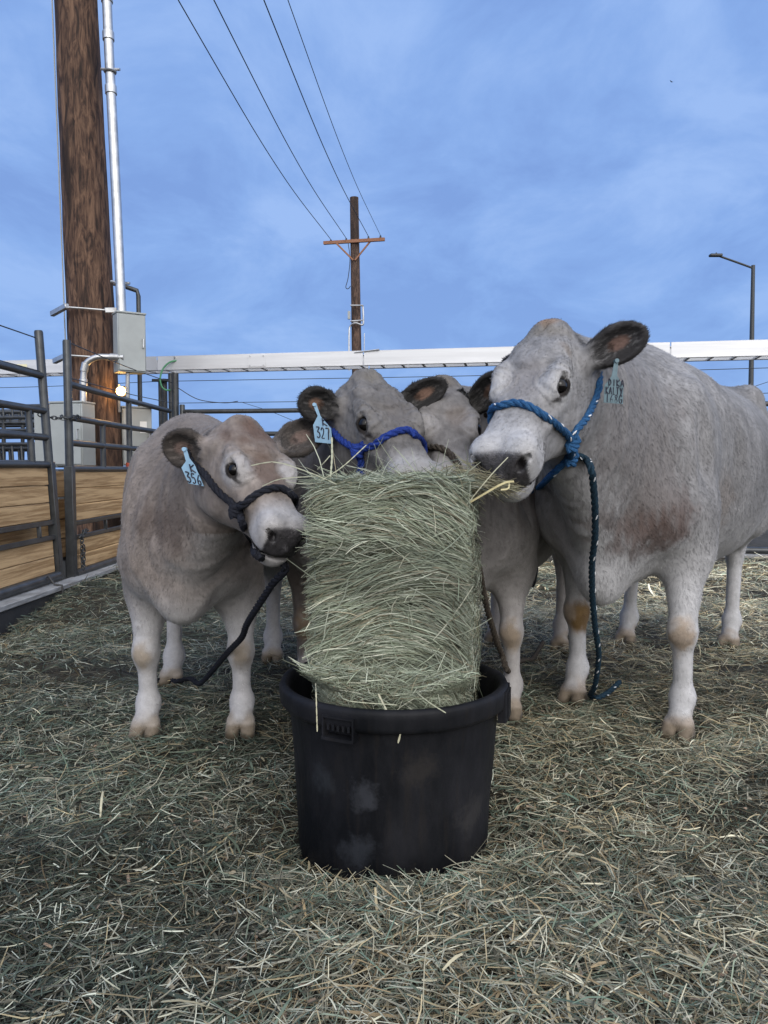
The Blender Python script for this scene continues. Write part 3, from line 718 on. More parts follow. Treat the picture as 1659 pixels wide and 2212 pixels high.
    for sd in (-1, 1):
        d = np.linalg.norm((hl - A_([.538, sd * .056, -.064])) / A_([1, .9, 1]), axis=1)
        mix((.012, .010, .011), inhead * (1 - sstep(d, .013, .022)))
    earv = np.zeros(len(V), bool); furlen = np.full(len(V), .017 * s); furlen[inhead > .4] = .010 * hs; furlen[zz < .45] = .012 * s
    bare = (inhead * pad > .4) | (zz < .035)
    for sd, (b_, tip, a, bb, nr, ln, wid) in ears.items():
        q = V - b_; la, lb, lc = q @ a / ln, q @ bb / wid, q @ nr
        near = (la > .02) & (la < 1.12) & (np.abs(lb) < 1.25) & (np.abs(lc) < .06)
        f = near * sstep(la, .08, .28)
        nz = vnoise(np.stack([la * 3, lb * 14, lc * 10], -1), 1.6)
        mix(dark * 1.0, f * (.35 + .65 * sstep(nz + .35 * la + .25 * np.abs(lb), .35, .75)))
        inner = f * (lc > -.012) * (1 - sstep(((la - .60) / .20) ** 2 + (lb / .38) ** 2, .30, 1.05)) * sstep(N @ nr, -.1, .4)
        mix(pink, inner * .9)
        mix(pink * .28, inner * (1 - sstep(((la - .42) / .14) ** 2 + ((lb) / .3) ** 2, .4, 1.1)))
        furlen[f > .3] = .0125 * hs; earv |= f > .3
    body = np_mesh('body', V, Q, M['hide'], root, col=C)
    body.data.materials.append(M['nose']); body.data.polygons.foreach_set('material_index', ((inhead * pad)[Q].mean(1) > .55).astype(np.int32))
    # ---------------- eyes
    for sd in (-1, 1):
        mb = MB(); th = np.linspace(0, np.pi, 13)
        mb.lathe([(max(1e-4, .0240 * hs * math.sin(t)), .0240 * hs * math.cos(t)) for t in th], H(EYE_T[0], sd * (EYE_T[1] + .0005), EYE_T[2] + .001), 20)
        mb.build('eye', M['eye'], root)
    # ---------------- short coat hair
    nh = sp['hair']
    a_, b_, c_, d_ = [V[Q[:, j]] for j in range(4)]
    area = .5 * np.linalg.norm(np.cross(c_ - a_, d_ - b_), axis=1)
    ih = inhead[Q].mean(1); qw = area * (1 + 1.6 * ih) * np.where(bare[Q].any(1), 0, 1) * np.where(earv[Q[:, 0]], 2.2, 1)
    pick = RNG.choice(len(Q), nh, p=qw / qw.sum())
    uu, vv = RNG.random((2, nh, 1)); q = Q[pick]
    bl = lambda arr: (arr[q[:, 0]] * (1 - uu) + arr[q[:, 1]] * uu) * (1 - vv) + (arr[q[:, 3]] * (1 - uu) + arr[q[:, 2]] * uu) * vv
    p, nm, cl, fl = bl(V), unit(bl(N)), bl(C), furlen[q[:, 0]]
    hh = ih[pick][:, None]
    flow = (1 - hh) * A_([-.55, 0, -.85]) + hh * (Xh * .9)
    for sd, (be, tip, a, bb, nr, ln, wid) in ears.items():
        la = (p - be) @ a / ln; m = ((la > .1) & (np.linalg.norm(p - be - a * (la * ln)[:, None], axis=1) < .09))[:, None]
        flow = np.where(m, a * 1.0, flow)
    flow = flow + rvec(nh, .28) + (vnoise(p, 6)[:, None] - .5) * A_([.6, .9, .3])
    flow = unit(flow - nm * (flow * nm).sum(1, keepdims=True))
    lift = RNG.uniform(.12, .42, (nh, 1)) + earv[q[:, 0]][:, None] * .22
    ln_ = fl[:, None] * RNG.uniform(.6, 1.35, (nh, 1))
    side = np.cross(flow, nm) * (RNG.uniform(.0009, .0017, (nh, 1)) * (.7 + .3 * s))
    p = p - nm * .0012
    tip = p + flow * ln_ * np.cos(lift) + nm * ln_ * np.sin(lift)
    HV = np.stack([p - side, p + side, tip], 1).reshape(-1, 3)
    fi = np.arange(nh * 3).reshape(-1, 3)
    tone = RNG.uniform(.80, 1.22, (nh, 1)) * (.76 + .48 * vnoise(p * A_([1, 1, .35]), 75)[:, None])
    HC = np.repeat((cl * tone)[:, None, :], 3, 1) * A_([.92, .92, 1.08])[None, :, None]
    fur = np_mesh('fur', HV, fi, M['fur'], root, col=HC.reshape(-1, 3))
    fur.data.normals_split_custom_set_from_vertices(np.repeat(unit(nm + rvec(nh, .15)), 3, 0).tolist())
    bvh = BVHTree.FromPolygons([Vector(v) for v in W], Q.tolist())
    return dict(root=root, bvh=bvh, H=lambda t, y, z: H(t, y, z) @ Rw.T + o3, ears={k_: (e_[0] @ Rw.T + o3, e_[1] @ Rw.T + o3) for k_, e_ in ears.items()}, W=W)

def foot(fd, fet, f, lt, dr):
    dr = unit(dr); sdv = A_([-dr[1], dr[0], 0])
    cor = f + dr * .030 * lt + A_([0, 0, .065 * lt])
    fd.cone(fet, cor, .039 * lt, .046 * lt, k=.025)
    for q in (-1, 1):
        c = f + dr * .052 * lt + sdv * q * .031 * lt
        fd.cone(c + A_([0, 0, .055]) * lt - dr * .015 * lt, c + A_([0, 0, .012]) * lt + dr * .030 * lt, .0265 * lt, .028 * lt, k=.008)
        fd.ell(c - dr * .03 * lt + A_([0, 0, .018]) * lt, (.04 * lt, .026 * lt, .028 * lt), k=.014)

def head_hit(cow, u, v, default=None):
    h = cow['bvh'].ray_cast(Vector((0, 0, CAM_H)), ray(u, v))
    return None if h[0] is None else (A_(h[0]), A_(h[1]))

PALE = (.46, .46, .475)
PAL_B = [(.292, .289, .298), (.44, .438, .45), (.25, .155, .062), (.030, .029, .031), (.165, .105, .088)]
PAL_A = [(.250, .214, .192), (.43, .425, .435), (.235, .165, .08), (.055, .047, .042), (.19, .135, .115)]
PAL_K = [(.178, .168, .163), (.36, .352, .352), (.21, .14, .07), (.022, .021, .021), (.19, .115, .085)]
PAL_C = [(.225, .212, .206), (.37, .352, .345), (.25, .165, .075), (.025, .024, .023), (.19, .115, .082)]

SPEC = {
 'B': dict(org=(.93, 2.955), fwd=(-.555, -.832), H=1.40, L=1.34, ws=1.08, leg=.93, tz=.92, feet=dict(FL=(1.063, 2.72), FR=(.79, 3.13), HL=(1.847, 4.08), HR=(1.33, 4.18)),
           poll=P(1183, 722, 2.26), nose=P(1078, 1008, 1.93), left=(.87, -.49, 0), hw=1.05, hair=190000, pal=PAL_B, neck=1.05,
           ears={1: (P(1392, 712, 2.20), (.15, -1, -.1), .058), -1: (P(1082, 800, 2.62), (-.3, -1, 0), .05)},
           patch=[(P(1395, 1120, 2.60), (.20, .32, .13), (.095, .066, .058), .95), (P(1350, 1000, 2.6), (.24, .4, .28), (.165, .155, .156), .85), (P(1560, 1060, 3.0), (.08, .2, .14), (.20, .175, .16), .6), (P(1330, 870, 2.6), (.16, .4, .24), (.180, .174, .18), .75), (P(1215, 1120, 2.8), (.10, .25, .2), (.22, .205, .2), .6), (P(1262, 1330, 3.08), (.06, .12, .085), (.15, .090, .035), .95)],
           face=[((-.03, 0, .07), (.045, .05, .05), (.27, .165, .10), .9), ((.025, 0, .06), (.05, .10, .05), (.165, .148, .125), .65), ((.24, 0, .03), (.11, .06, .05), (.205, .196, .2), .7), ((.1, .075, .04), (.03, .03, .03), (.19, .165, .15), .7), ((.25, .10, -.15), (.1, .05, .06), (.24, .23, .23), .5)], kneeamt=.62),
 'A': dict(org=(-.683, 2.775), fwd=(.07, -1), H=1.115, L=.88, ws=.90, feet=dict(FL=(-.516, 2.76), FR=(-.85, 2.74), HL=(-.553, 3.80), HR=(-.94, 3.40)),
           poll=P(530, 924, 2.28), nose=P(622, 1166, 2.00), left=(.76, .64, -.05), hw=1.26, mz=.82, hair=140000, pal=PAL_A, neck=1.08, leg=1.12, drop=-.055, bz=.085,
           ears={-1: (P(353, 968, 2.30), (.1, -1, -.25), .062), 1: (P(694, 916, 2.66), (-.1, -1, -.1), .062)},
           patch=[(P(385, 1120, 2.55), (.16, .4, .12), (.105, .083, .073), .92), (P(420, 1000, 2.6), (.17, .4, .24), (.155, .132, .118), .75), (P(345, 960, 2.9), (.2, .4, .10), (.21, .185, .168), .6), (P(520, 1200, 2.6), (.10, .2, .14), (.22, .2, .19), .6)],
           face=[((.06, 0, .05), (.13, .095, .07), (.098, .062, .048), .9), ((.26, -.01, .03), (.14, .055, .05), (.115, .082, .068), .85), ((-.04, 0, .05), (.05, .07, .05), (.20, .15, .125), .7), ((.16, -.09, -.14), (.08, .04, .06), (.235, .20, .18), .5)], kneeamt=.6, toe={}),
 'K': dict(org=(-.14, 3.12), fwd=(.02, -1), H=1.22, L=1.1, ws=.92, leg=.95, feet=dict(FL=(.05, 3.1), FR=(-.325, 3.12), HL=(.02, 4.3), HR=(-.30, 4.35)),
           poll=P(798, 826, 2.60), nose=P(914, 1058, 2.22), left=(.93, .36, -.05), hw=1.06, hair=90000, pal=PAL_K,
           ears={-1: (P(646, 866, 2.52), (.25, -1, -.15), .060), 1: (P(962, 826, 2.66), (-.1, -1, -.25), .052)},
           patch=[(P(680, 1000, 2.9), (.3, .4, .3), (.085, .074, .068), .8), (P(630, 1280, 3.1), (.15, .3, .3), (.11, .088, .078), .85)],  # first entry: darker neck and chest, mostly shade put into the coat colour
           face=[((.0, 0, .06), (.07, .07, .05), (.145, .135, .12), .7), ((.22, .02, .03), (.14, .06, .05), (.125, .117, .116), .8), ((.26, -.08, -.06), (.05, .04, .04), (.10, .095, .095), .6)], poll_k=1.1, wrinkle=1.7, ring=.15),
 'C': dict(org=(.33, 3.0), fwd=(-.35, -.94), H=1.24, L=1.12, ws=.92, leg=.95, feet=dict(FL=(.49, 2.93), FR=(.14, 3.0), HL=(.93, 4.03), HR=(.60, 4.15)),
           poll=P(958, 836, 2.78), nose=P(986, 1060, 2.40), left=(1, .04, 0), hw=1.08, hair=90000, pal=PAL_C,
           ears={-1: (P(890, 872, 2.95), (0, -1, 0), .045), 1: (P(1094, 812, 2.64), (-.1, -1, .1), .060)},
           patch=[(P(1085, 1080, 3.0), (.16, .3, .2), (.15, .132, .122), .7)],
           face=[((.0, 0, .06), (.06, .06, .05), (.18, .155, .13), .6), ((.20, .03, .03), (.10, .05, .04), (.175, .15, .135), .7)]),
}
LAB = {'B': 'largest pale grey cow, teal blue halter, right of the hay bale',
       'A': 'small brown fronted grey calf in a black halter, left of the bale',
       'K': 'grey cow in a royal blue halter resting its muzzle on the bale',
       'C': 'grey cow in a dark brown halter squeezed in behind the bale'}
for k_ in SPEC:
    HOOVES += list(SPEC[k_]['feet'].values())
build_ground(); build_straw()
COW = {k_: make_cow(LAB[k_], 'calf' if k_ == 'A' else 'cow', SPEC[k_]) for k_ in SPEC}

# ------------------------------------------------------------------ tub and bale
def build_tub():
    root = thing('feed_tub', 'round black rubber feed tub with thick rim holding the hay bale', 'tub', (.024, 2.02, -.030))
    prof = [(.02, .004), (.228, .004), (.243, .012), (.249, .03), (.254, .12), (.262, .22), (.272, .340), (.274, .352), (.289, .356), (.2955, .361), (.298, .370), (.2995, .390), (.300, .402), (.296, .411),
            (.288, .414), (.279, .411), (.274, .402), (.270, .385), (.262, .25), (.254, .12), (.246, .045), (.23, .035), (.02, .035)]
    prof = [(r, z - .034 * (1 - z / .2) if z < .2 else z + .018) for r, z in prof]
    V = []; n = 128; th = np.linspace(0, 2 * np.pi, n, endpoint=False); m = len(prof)
    for r, z in prof:
        dd = fbm(np.stack([np.cos(th) * 1.2, np.sin(th) * 1.2, np.full(n, z * 2.2)], -1), 1.8, 2) - .5
        rr = r + dd * .016 * (r > .2)
        V.append(np.stack([rr * np.cos(th), rr * np.sin(th), z + dd * .004], 1))
    Vt = np.concatenate(V)
    q = A_([[i * n + j, i * n + (j + 1) % n, (i + 1) * n + (j + 1) % n, (i + 1) * n + j] for i in range(m - 1) for j in range(n)])
    t = M['tubmat'] = material('tub_rubber', (.0030, .0036, .0052), .55, 0, color2=(.0150, .0152, .0185), vscale=6.5, vstretch=(1, 1, .45), bump=.20, bscale=38, spec=.16, rng=(.40, .66), detail=10)
    # scuffed pale patches and rain streaks with shapes of their own
    nt_ = t.node_tree; b = nt_.nodes['Principled BSDF']; prev = b.inputs['Base Color'].links[0].from_socket
    c = nt_.nodes.new('ShaderNodeTexCoord')
    mp_ = nt_.nodes.new('ShaderNodeMapping'); mp_.inputs['Scale'].default_value = (9, 9, .8); nt_.links.new(c.outputs['Object'], mp_.inputs[0])
    n_ = nt_.nodes.new('ShaderNodeTexNoise'); n_.inputs['Scale'].default_value = 6; n_.inputs['Detail'].default_value = 6; nt_.links.new(mp_.outputs[0], n_.inputs[0])
    mr = nt_.nodes.new('ShaderNodeMapRange'); nt_.links.new(n_.outputs[0], mr.inputs[0]); mr.inputs[1].default_value = .55; mr.inputs[2].default_value = .80; mr.inputs[4].default_value = .55
    mx = nt_.nodes.new('ShaderNodeMix'); mx.data_type = 'RGBA'; nt_.links.new(mr.outputs[0], mx.inputs[0]); nt_.links.new(prev, mx.inputs[6]); mx.inputs[7].default_value = (.017, .014, .012, 1); prev = mx.outputs[2]
    for pos, rad, amt, colr in (((-.075, -.250, .215), .050, .42, (.06, .064, .076, 1)), ((-.090, -.240, .070), .060, .40, (.044, .049, .06, 1)), ((.19, -.17, .13), .07, .5, (.040, .038, .038, 1)), ((-.17, -.19, .24), .05, .5, (.03, .034, .04, 1)), ((.06, -.26, .28), .06, .4, (.034, .030, .027, 1)), ((.045, -.26, .03), .03, .8, (.06, .052, .035, 1))):
        sb = nt_.nodes.new('ShaderNodeVectorMath'); sb.operation = 'DISTANCE'; nt_.links.new(c.outputs['Object'], sb.inputs[0]); sb.inputs[1].default_value = pos
        nz = nt_.nodes.new('ShaderNodeTexNoise'); nz.inputs['Scale'].default_value = 22; nz.inputs['Detail'].default_value = 11; nz.inputs['Roughness'].default_value = .72; nt_.links.new(c.outputs['Object'], nz.inputs[0])
        ma = nt_.nodes.new('ShaderNodeMath'); ma.operation = 'MULTIPLY_ADD'; nt_.links.new(nz.outputs[0], ma.inputs[0]); ma.inputs[1].default_value = rad * 2.6; nt_.links.new(sb.outputs['Value'], ma.inputs[2])
        m2 = nt_.nodes.new('ShaderNodeMapRange'); nt_.links.new(ma.outputs[0], m2.inputs[0]); m2.inputs[1].default_value = rad * 2.15; m2.inputs[2].default_value = rad * 1.55; m2.inputs[4].default_value = amt
        mx = nt_.nodes.new('ShaderNodeMix'); mx.data_type = 'RGBA'; nt_.links.new(m2.outputs[0], mx.inputs[0]); nt_.links.new(prev, mx.inputs[6]); mx.inputs[7].default_value = colr; prev = mx.outputs[2]
    nt_.links.new(prev, b.inputs['Base Color'])
    o = np_mesh('tub_body', Vt, q, t, root); o.data.set_sharp_from_angle(angle=math.radians(50))
    # moulded name plate on the rim, and the carrying lug on the right
    mb = MB()
    def arc(a0, a1, z0, z1, r0, r1):
        a = np.linspace(a0, a1, 9); Vv = []
        for r in (r0, r1):
            for z in (z0, z1): Vv.append(np.stack([r * np.cos(a), r * np.sin(a), np.full(9, z)], 1))
        f = []
        for i in range(8):
            for x, y in ((0, 9), (9, 27), (27, 18), (18, 0)): f.append([x + i, x + i + 1, y + i + 1, y + i])
        f += [[0, 9, 27, 18], [8, 26, 35, 17]]
        mb.add(np.concatenate(Vv), [g[::-1] for g in f])
    a0, a1 = math.radians(236), math.radians(252)
    arc(a0, a1, .352, .359, .268, .3045); arc(a0, a1, .404, .409, .292, .3025); arc(a0, a0 + .014, .359, .404, .280, .3025); arc(a1 - .014, a1, .359, .404, .280, .3035)
    for k in range(5): arc(a0 + .045 + k * .045, a0 + .065 + k * .045, .376, .390, .292, .3012)
    mb.build('name_plate', t, root)
    mb = MB()
    arc(math.radians(336), math.radians(354), .345, .424, .285, .3055); arc(math.radians(340), math.radians(350), .352, .418, .285, .3085)
    mb.build('lug', t, root)
    return root
build_tub()

def hay_mesh(name, faces_spec):
    pass
def build_bale():
    yaw = math.radians(-10); R = rotz(yaw); o = A_([.047, 2.035, .045]); HX, HY, HZ = .187, .215, .862
    root = thing('hay_bale', 'square green grey grass hay bale standing on end in the black tub', 'hay bale', tuple(o), yaw)
    root.rotation_euler = (math.radians(-1.0), math.radians(-.6), yaw)
    # bulging core
    nx, nz = 14, 34
    V = []; 
    a = np.linspace(0, 2 * np.pi, 64, endpoint=False)
    zs = np.linspace(0, HZ - .02, 36); Fq = []
    for z in zs:
        ca, sa = np.cos(a), np.sin(a); p = 7
        r = (np.abs(ca / (HX - .022)) ** p + np.abs(sa / (HY - .022)) ** p) ** (-1 / p)
        b = 1 + .05 * (vnoise(np.stack([ca, sa, np.full(64, z * 9)], -1), 2.0) - .5)
        V.append(np.stack([r * b * ca, r * b * sa, np.full(64, z)], 1))
    n = 64; m = len(zs); Vc = np.concatenate(V + [A_([[0, 0, HZ - .02]])])
    Fq = A_([[i * n + j, i * n + (j + 1) % n, (i + 1) * n + (j + 1) % n, (i + 1) * n + j] for i in range(m - 1) for j in range(n)])
    Ft = A_([[(m - 1) * n + j, (m - 1) * n + (j + 1) % n, m * n] for j in range(n)])
    parts = []
    pal = A_([[.225, .260, .190], [.280, .312, .235], [.345, .370, .292], [.172, .190, .130], [.235, .212, .145], [.096, .100, .062], [.43, .43, .34]])
    def cols(n, wt): return pal[RNG.choice(7, n, p=A_(wt) / sum(wt))] * RNG.uniform(.6, 1.42, (n, 1))
    def face(n, ax, sgn, half_w, depth, layered, lmin, lmax, wt, scat, prot=.030):
        """strands lying on one side: ax = axis of the face normal"""
        uu = RNG.uniform(-half_w, half_w, n); z = RNG.uniform(0, HZ, n)
        # flakes: bands folded over each other; strand slope follows the fold
        ph = uu / half_w
        fl = z * 7.6 + .55 * np.sin(ph * 1.9 + 1.2) + .35 * vnoise(np.stack([uu * 4, z * 3, z * 0], -1), 1.5)
        fr = fl - np.floor(fl)
        slope = .68 * np.cos(ph * 2.1 + .9 + .8 * np.sin(np.floor(fl) * 2.3)) * (.4 + .6 * fr) - .10
        ang = np.where(RNG.random(n) < layered, slope + RNG.normal(size=n) * .13, RNG.normal(size=n) * scat)
        out_ = depth + .020 * np.sin(fr * np.pi) - .024 * (fr < .10) + (RNG.random(n) - .75) * .022 + .014 * (vnoise(np.stack([uu * 8, z * 8, z * 0], -1), 1.) - .5)
        D = np.zeros((n, 3)); N = np.zeros((n, 3)); C = np.zeros((n, 3)); o1 = 1 - ax
        D[:, o1] = np.cos(ang); D[:, 2] = np.sin(ang); D[:, ax] = RNG.normal(size=n) * .09 + sgn * .02
        C[:, o1] = uu; C[:, 2] = z; C[:, ax] = sgn * out_; N[:, ax] = sgn
        Lh = RNG.uniform(lmin, lmax, n)
        # keep strands from sticking out too far past the corners
        lim = half_w + RNG.exponential(prot * .45, n) + .006
        over = np.abs(C[:, o1]) + np.abs(D[:, o1]) * Lh / 2 - lim
        C[:, o1] -= np.sign(C[:, o1]) * np.maximum(over, 0)
        C[:, o1] = np.clip(C[:, o1], -half_w, half_w)
        bend = np.zeros((n, 3)); bend[:, 2] = -np.abs(RNG.normal(size=n)) * Lh * .10 * np.sign(.2 + RNG.random(n) - .2); bend[:, ax] = RNG.normal(size=n) * .006 - sgn * .006
        cc = cols(n, wt) * (.42 + .58 * np.clip((fr / .22), 0, 1))[:, None]  # strands darkened at the folds: shade of the gaps painted into their colour
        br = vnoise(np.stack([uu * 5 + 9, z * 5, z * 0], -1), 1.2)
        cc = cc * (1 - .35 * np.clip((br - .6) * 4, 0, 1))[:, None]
        parts.append((C, unit(D), Lh, RNG.uniform(.0010, .0026, n), unit(N + rvec(n, .5)), bend, cc))
    W1 = [.26, .26, .16, .14, .10, .05, .03]
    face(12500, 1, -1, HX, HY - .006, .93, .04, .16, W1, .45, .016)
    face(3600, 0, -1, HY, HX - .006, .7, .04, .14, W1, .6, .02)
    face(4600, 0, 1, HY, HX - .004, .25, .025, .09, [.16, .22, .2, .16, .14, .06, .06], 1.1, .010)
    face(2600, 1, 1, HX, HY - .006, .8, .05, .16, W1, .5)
    # top
    n = 3400; x = RNG.uniform(-HX, HX, n); y = RNG.uniform(-HY, HY, n); a_ = RNG.normal(size=n) * .55
    D = np.stack([np.cos(a_), np.sin(a_), RNG.normal(size=n) * .16], -1)
    z = HZ - .012 + .022 * RNG.random(n) + .02 * (vnoise(np.stack([x * 9, y * 9, x * 0], -1), 1.) - .3) + .02 * np.clip(y / HY, 0, 1)
    parts.append((np.stack([x, y, z], -1), unit(D), RNG.uniform(.04, .15, n), RNG.uniform(.0012, .0028, n), unit(A_([0, 0, 1.]) + rvec(n, .5)), rvec(n, .007), cols(n, W1)))
    # loose wisps sticking up and out of the top, and a few hanging over the rim
    n = 110; x = RNG.uniform(-HX, HX, n); y = RNG.uniform(-HY, HY * .9, n); D = unit(np.stack([RNG.normal(size=n) * .9, RNG.normal(size=n) * .4 - .2, np.abs(RNG.normal(size=n)) * .55], -1))
    Lh = RNG.uniform(.06, .17, n)
    parts.append((np.stack([x, y, np.full(n, HZ + .004)], -1) + D * (Lh * .42)[:, None], D, Lh, RNG.uniform(.0014, .0026, n), unit(rvec(n)), rvec(n, .012), cols(n, [.2, .3, .3, .1, .05, .0, .1])))
    n = 130; z = RNG.uniform(.1, HZ - .05, n); x = RNG.uniform(-HX, HX, n)
    D = unit(np.stack([RNG.normal(size=n), -np.abs(RNG.normal(size=n)) * .35, RNG.normal(size=n) * .8], -1)); Lh = RNG.uniform(.05, .16, n)
    parts.append((np.stack([x, np.full(n, -HY - .014), z], -1), D, Lh, RNG.uniform(.0016, .003, n), unit(A_([0, -1., 0]) + rvec(n, .5)), rvec(n, .010), cols(n, [.1, .25, .35, .05, .05, 0, .2])))
    # fringe where it meets the rim
    n = 900; x = RNG.uniform(-HX - .01, HX + .02, n); D = unit(np.stack([RNG.normal(size=n), RNG.normal(size=n) * .3 - .15, RNG.normal(size=n) * .28], -1))
    parts.append((np.stack([x, -HY - .02 - .02 * RNG.random(n), RNG.uniform(.36, .43, n)], -1), D, RNG.uniform(.04, .12, n), RNG.uniform(.0012, .0026, n), unit(A_([0, -1., .6]) + rvec(n, .5)), rvec(n, .008), cols(n, W1)))
    # individual stems the photograph shows
    def stem(pts, wd, cc):
        path = (smooth_path(pts, 9) - o) @ R
        for i in range(8):
            d_ = path[i + 1] - path[i]; l_ = np.linalg.norm(d_)
            parts.append((((path[i] + path[i + 1]) / 2)[None], (d_ / l_)[None], A_([l_ * 1.06]), A_([wd]), unit(A_([[.1, -1., .15]])), np.zeros((1, 3)), A_([cc])))
    S_ = A_([.36, .37, .27]); S2 = A_([.44, .42, .30])
    stem([P(545, 1005, 1.93), P(600, 998, 1.9), P(680, 1025, 1.86), P(735, 1050, 1.84)], .003, S_)
    stem([P(570, 1050, 1.93), P(610, 1035, 1.9), P(690, 1030, 1.86)], .0028, S_)
    stem([P(697, 1041, 1.86), P(745, 1010, 1.86), P(797, 963, 1.88)], .0026, S_)
    stem([P(722, 945, 1.92), P(722, 990, 1.9), P(718, 1040, 1.87)], .005, S_)
    stem([P(690, 1015, 1.90), P(705, 1000, 1.88), P(718, 985, 1.88)], .0026, S_)
    stem([P(733, 1500, 1.80), P(755, 1520, 1.745), P(860, 1530, 1.735)], .0026, S_)
    stem([P(684, 1480, 1.80), P(685, 1510, 1.735), P(687, 1586, 1.725)], .0030, S2)
    stem([P(820, 1505, 1.77), P(845, 1555, 1.725), P(868, 1578, 1.725), P(862, 1612, 1.73)], .0045, S2)
    stem([P(900, 1500, 1.77), P(930, 1525, 1.73), P(966, 1548, 1.725)], .0028, S_)
    stem([P(1060, 1030, 1.95), P(1095, 985, 1.93), P(1150, 965, 1.9)], .002, S_) if False else None
    cat = [np.concatenate([p[i] for p in parts]) for i in range(7)]
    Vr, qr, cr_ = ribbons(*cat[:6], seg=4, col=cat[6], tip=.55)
    def squeeze(v):                                     # the lower end is pressed into the round tub
        rr = np.hypot(v[:, 0], v[:, 1]); lim = np.where(v[:, 2] < .365, .222 + .105 * np.clip(v[:, 2], 0, 1), .260 + (v[:, 2] - .365) * 1.2)
        soft = np.where(v[:, 2] < .44, np.minimum(1, lim / np.maximum(rr, 1e-6)), 1); v = v.copy(); v[:, :2] *= soft[:, None]; return v
    Vc = squeeze(Vc); k0 = sum(len(p[0]) for p in parts if len(p[0]) > 30); Vr[:k0 * 10] = squeeze(Vr[:k0 * 10])
    k = len(Vc)
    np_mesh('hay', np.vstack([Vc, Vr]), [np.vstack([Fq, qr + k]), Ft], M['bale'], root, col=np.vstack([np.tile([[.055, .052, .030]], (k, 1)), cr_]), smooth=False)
build_bale()

# the mouthful the largest cow is pulling from the bale
def build_mouthful():
    n = 330
    a = P(1085, 1050, 1.93); b = P(1010, 1030, 1.98)
    t = RNG.random(n)[:, None]; c = a * (1 - t) + b * t + rvec(n) * A_([.02, .02, .014]) * (.4 + t)
    D = unit((b - a)[None] + rvec(n, .028)); Lh = RNG.uniform(.05, .13, n)
    cc = A_([[.20, .19, .12], [.26, .25, .17], [.16, .14, .09]])[RNG.integers(0, 3, n)] * RNG.uniform(.7, 1.2, (n, 1))
    V, q, c_ = ribbons(c, D, Lh, RNG.uniform(.0012, .0026, n), unit(A_([0, -1., .4]) + rvec(n, .5)), rvec(n, .006), 3, cc, .5)
    parts = [(V, q, c_)]
    for pts, wd, cl in (([P(1110, 1040, 1.90), P(1085, 1045, 1.88), P(1015, 1085, 1.88)], .005, (.45, .40, .22)), ([P(1100, 1042, 1.90), P(1098, 1055, 1.885), P(1082, 1058, 1.88)], .004, (.50, .45, .26)),
                        ([P(1097, 988, 1.86), P(1060, 1027, 1.86), P(1008, 1090, 1.86)], .0022, (.42, .42, .31))):
        path = smooth_path(pts, 10); d_ = np.diff(path, axis=0); l_ = np.linalg.norm(d_, axis=1)
        parts.append(ribbons((path[1:] + path[:-1]) / 2, unit(d_), l_ * 1.06, np.full(9, wd), np.tile(A_([0, -1., .2]), (9, 1)), np.zeros((9, 3)), 1, np.tile(A_(cl), (9, 1))))
    off = 0; Vs, qs, cs = [], [], []
    for V, q, c_ in parts: Vs.append(V); qs.append(q + off); cs.append(c_); off += len(V)
    o = np_mesh('hay_wisp', np.vstack(Vs), np.vstack(qs), M['bale'], col=np.vstack(cs), smooth=False)
    tag(o, 'wisp of hay hanging from the mouth of the largest cow', 'hay')
build_mouthful()

# ------------------------------------------------------------------ halters, lead ropes, ear tags
def rope_obj(mb, fl, name, mat, root):
    k = sum(len(v) for v in mb.F.values())
    o = mb.build(name, mat, None)
    if fl is not None and fl.n:
        f2 = fl.build('fleck', M['fleck'], None); o.data.materials.append(M['fleck'])
        bm = bmesh.new(); bm.from_mesh(o.data); n0 = len(bm.faces); bm.from_mesh(f2.data); bm.faces.ensure_lookup_table()
        for i in range(n0, len(bm.faces)): bm.faces[i].material_index = 1
        bm.to_mesh(o.data); bm.free(); me = f2.data; bpy.data.objects.remove(f2); bpy.data.meshes.remove(me)
    return reparent(o, root)
def rope(mb, pts, r, pitch=None, flecks=None, n=None):
    l = sum(np.linalg.norm(A_(pts[i + 1]) - A_(pts[i])) for i in range(len(pts) - 1))
    pitch = pitch or r * 7.0; n = n or int(max(16, l / (pitch / 8)))
    path = smooth_path(pts, n); T = unit(np.gradient(path, axis=0)); a = A_([0, 0, 1.]) if abs(T[0][2]) < .9 else A_([1., 0, 0])
    N = unit(np.cross(T[0], a)); NN = []
    for i in range(n): N = unit(N - T[i] * N.dot(T[i])); NN.append(N)
    NN = A_(NN); BB = np.cross(T, NN)
    s_ = np.concatenate([[0], np.cumsum(np.linalg.norm(np.diff(path, axis=0), axis=1))])
    for k in range(3):
        ph = s_ / pitch * 2 * np.pi + k * 2 * np.pi / 3
        q = path + (r * .50) * (np.cos(ph)[:, None] * NN + np.sin(ph)[:, None] * BB)
        mb.tube(q, r * .58, 7)
    if flecks is not None:
        i = 3
        while i < n - 4:
            ph = s_[i] / pitch * 2 * np.pi
            ph = math.atan2(BB[i].dot(A_([.3, -1, .2])), NN[i].dot(A_([.3, -1, .2]))) + RNG.normal() * .5
            e = r * .97 * (math.cos(ph) * NN[i] + math.sin(ph) * BB[i]); tv = unit(T[i] + .35 * np.cross(T[i], e / np.linalg.norm(e)))
            flecks.tube([path[i] + e - tv * r * .8, path[i] + e, path[i] + e + tv * r * .8], [r * .10, r * .26, r * .10], 5)
            i += int(RNG.integers(7, 17))
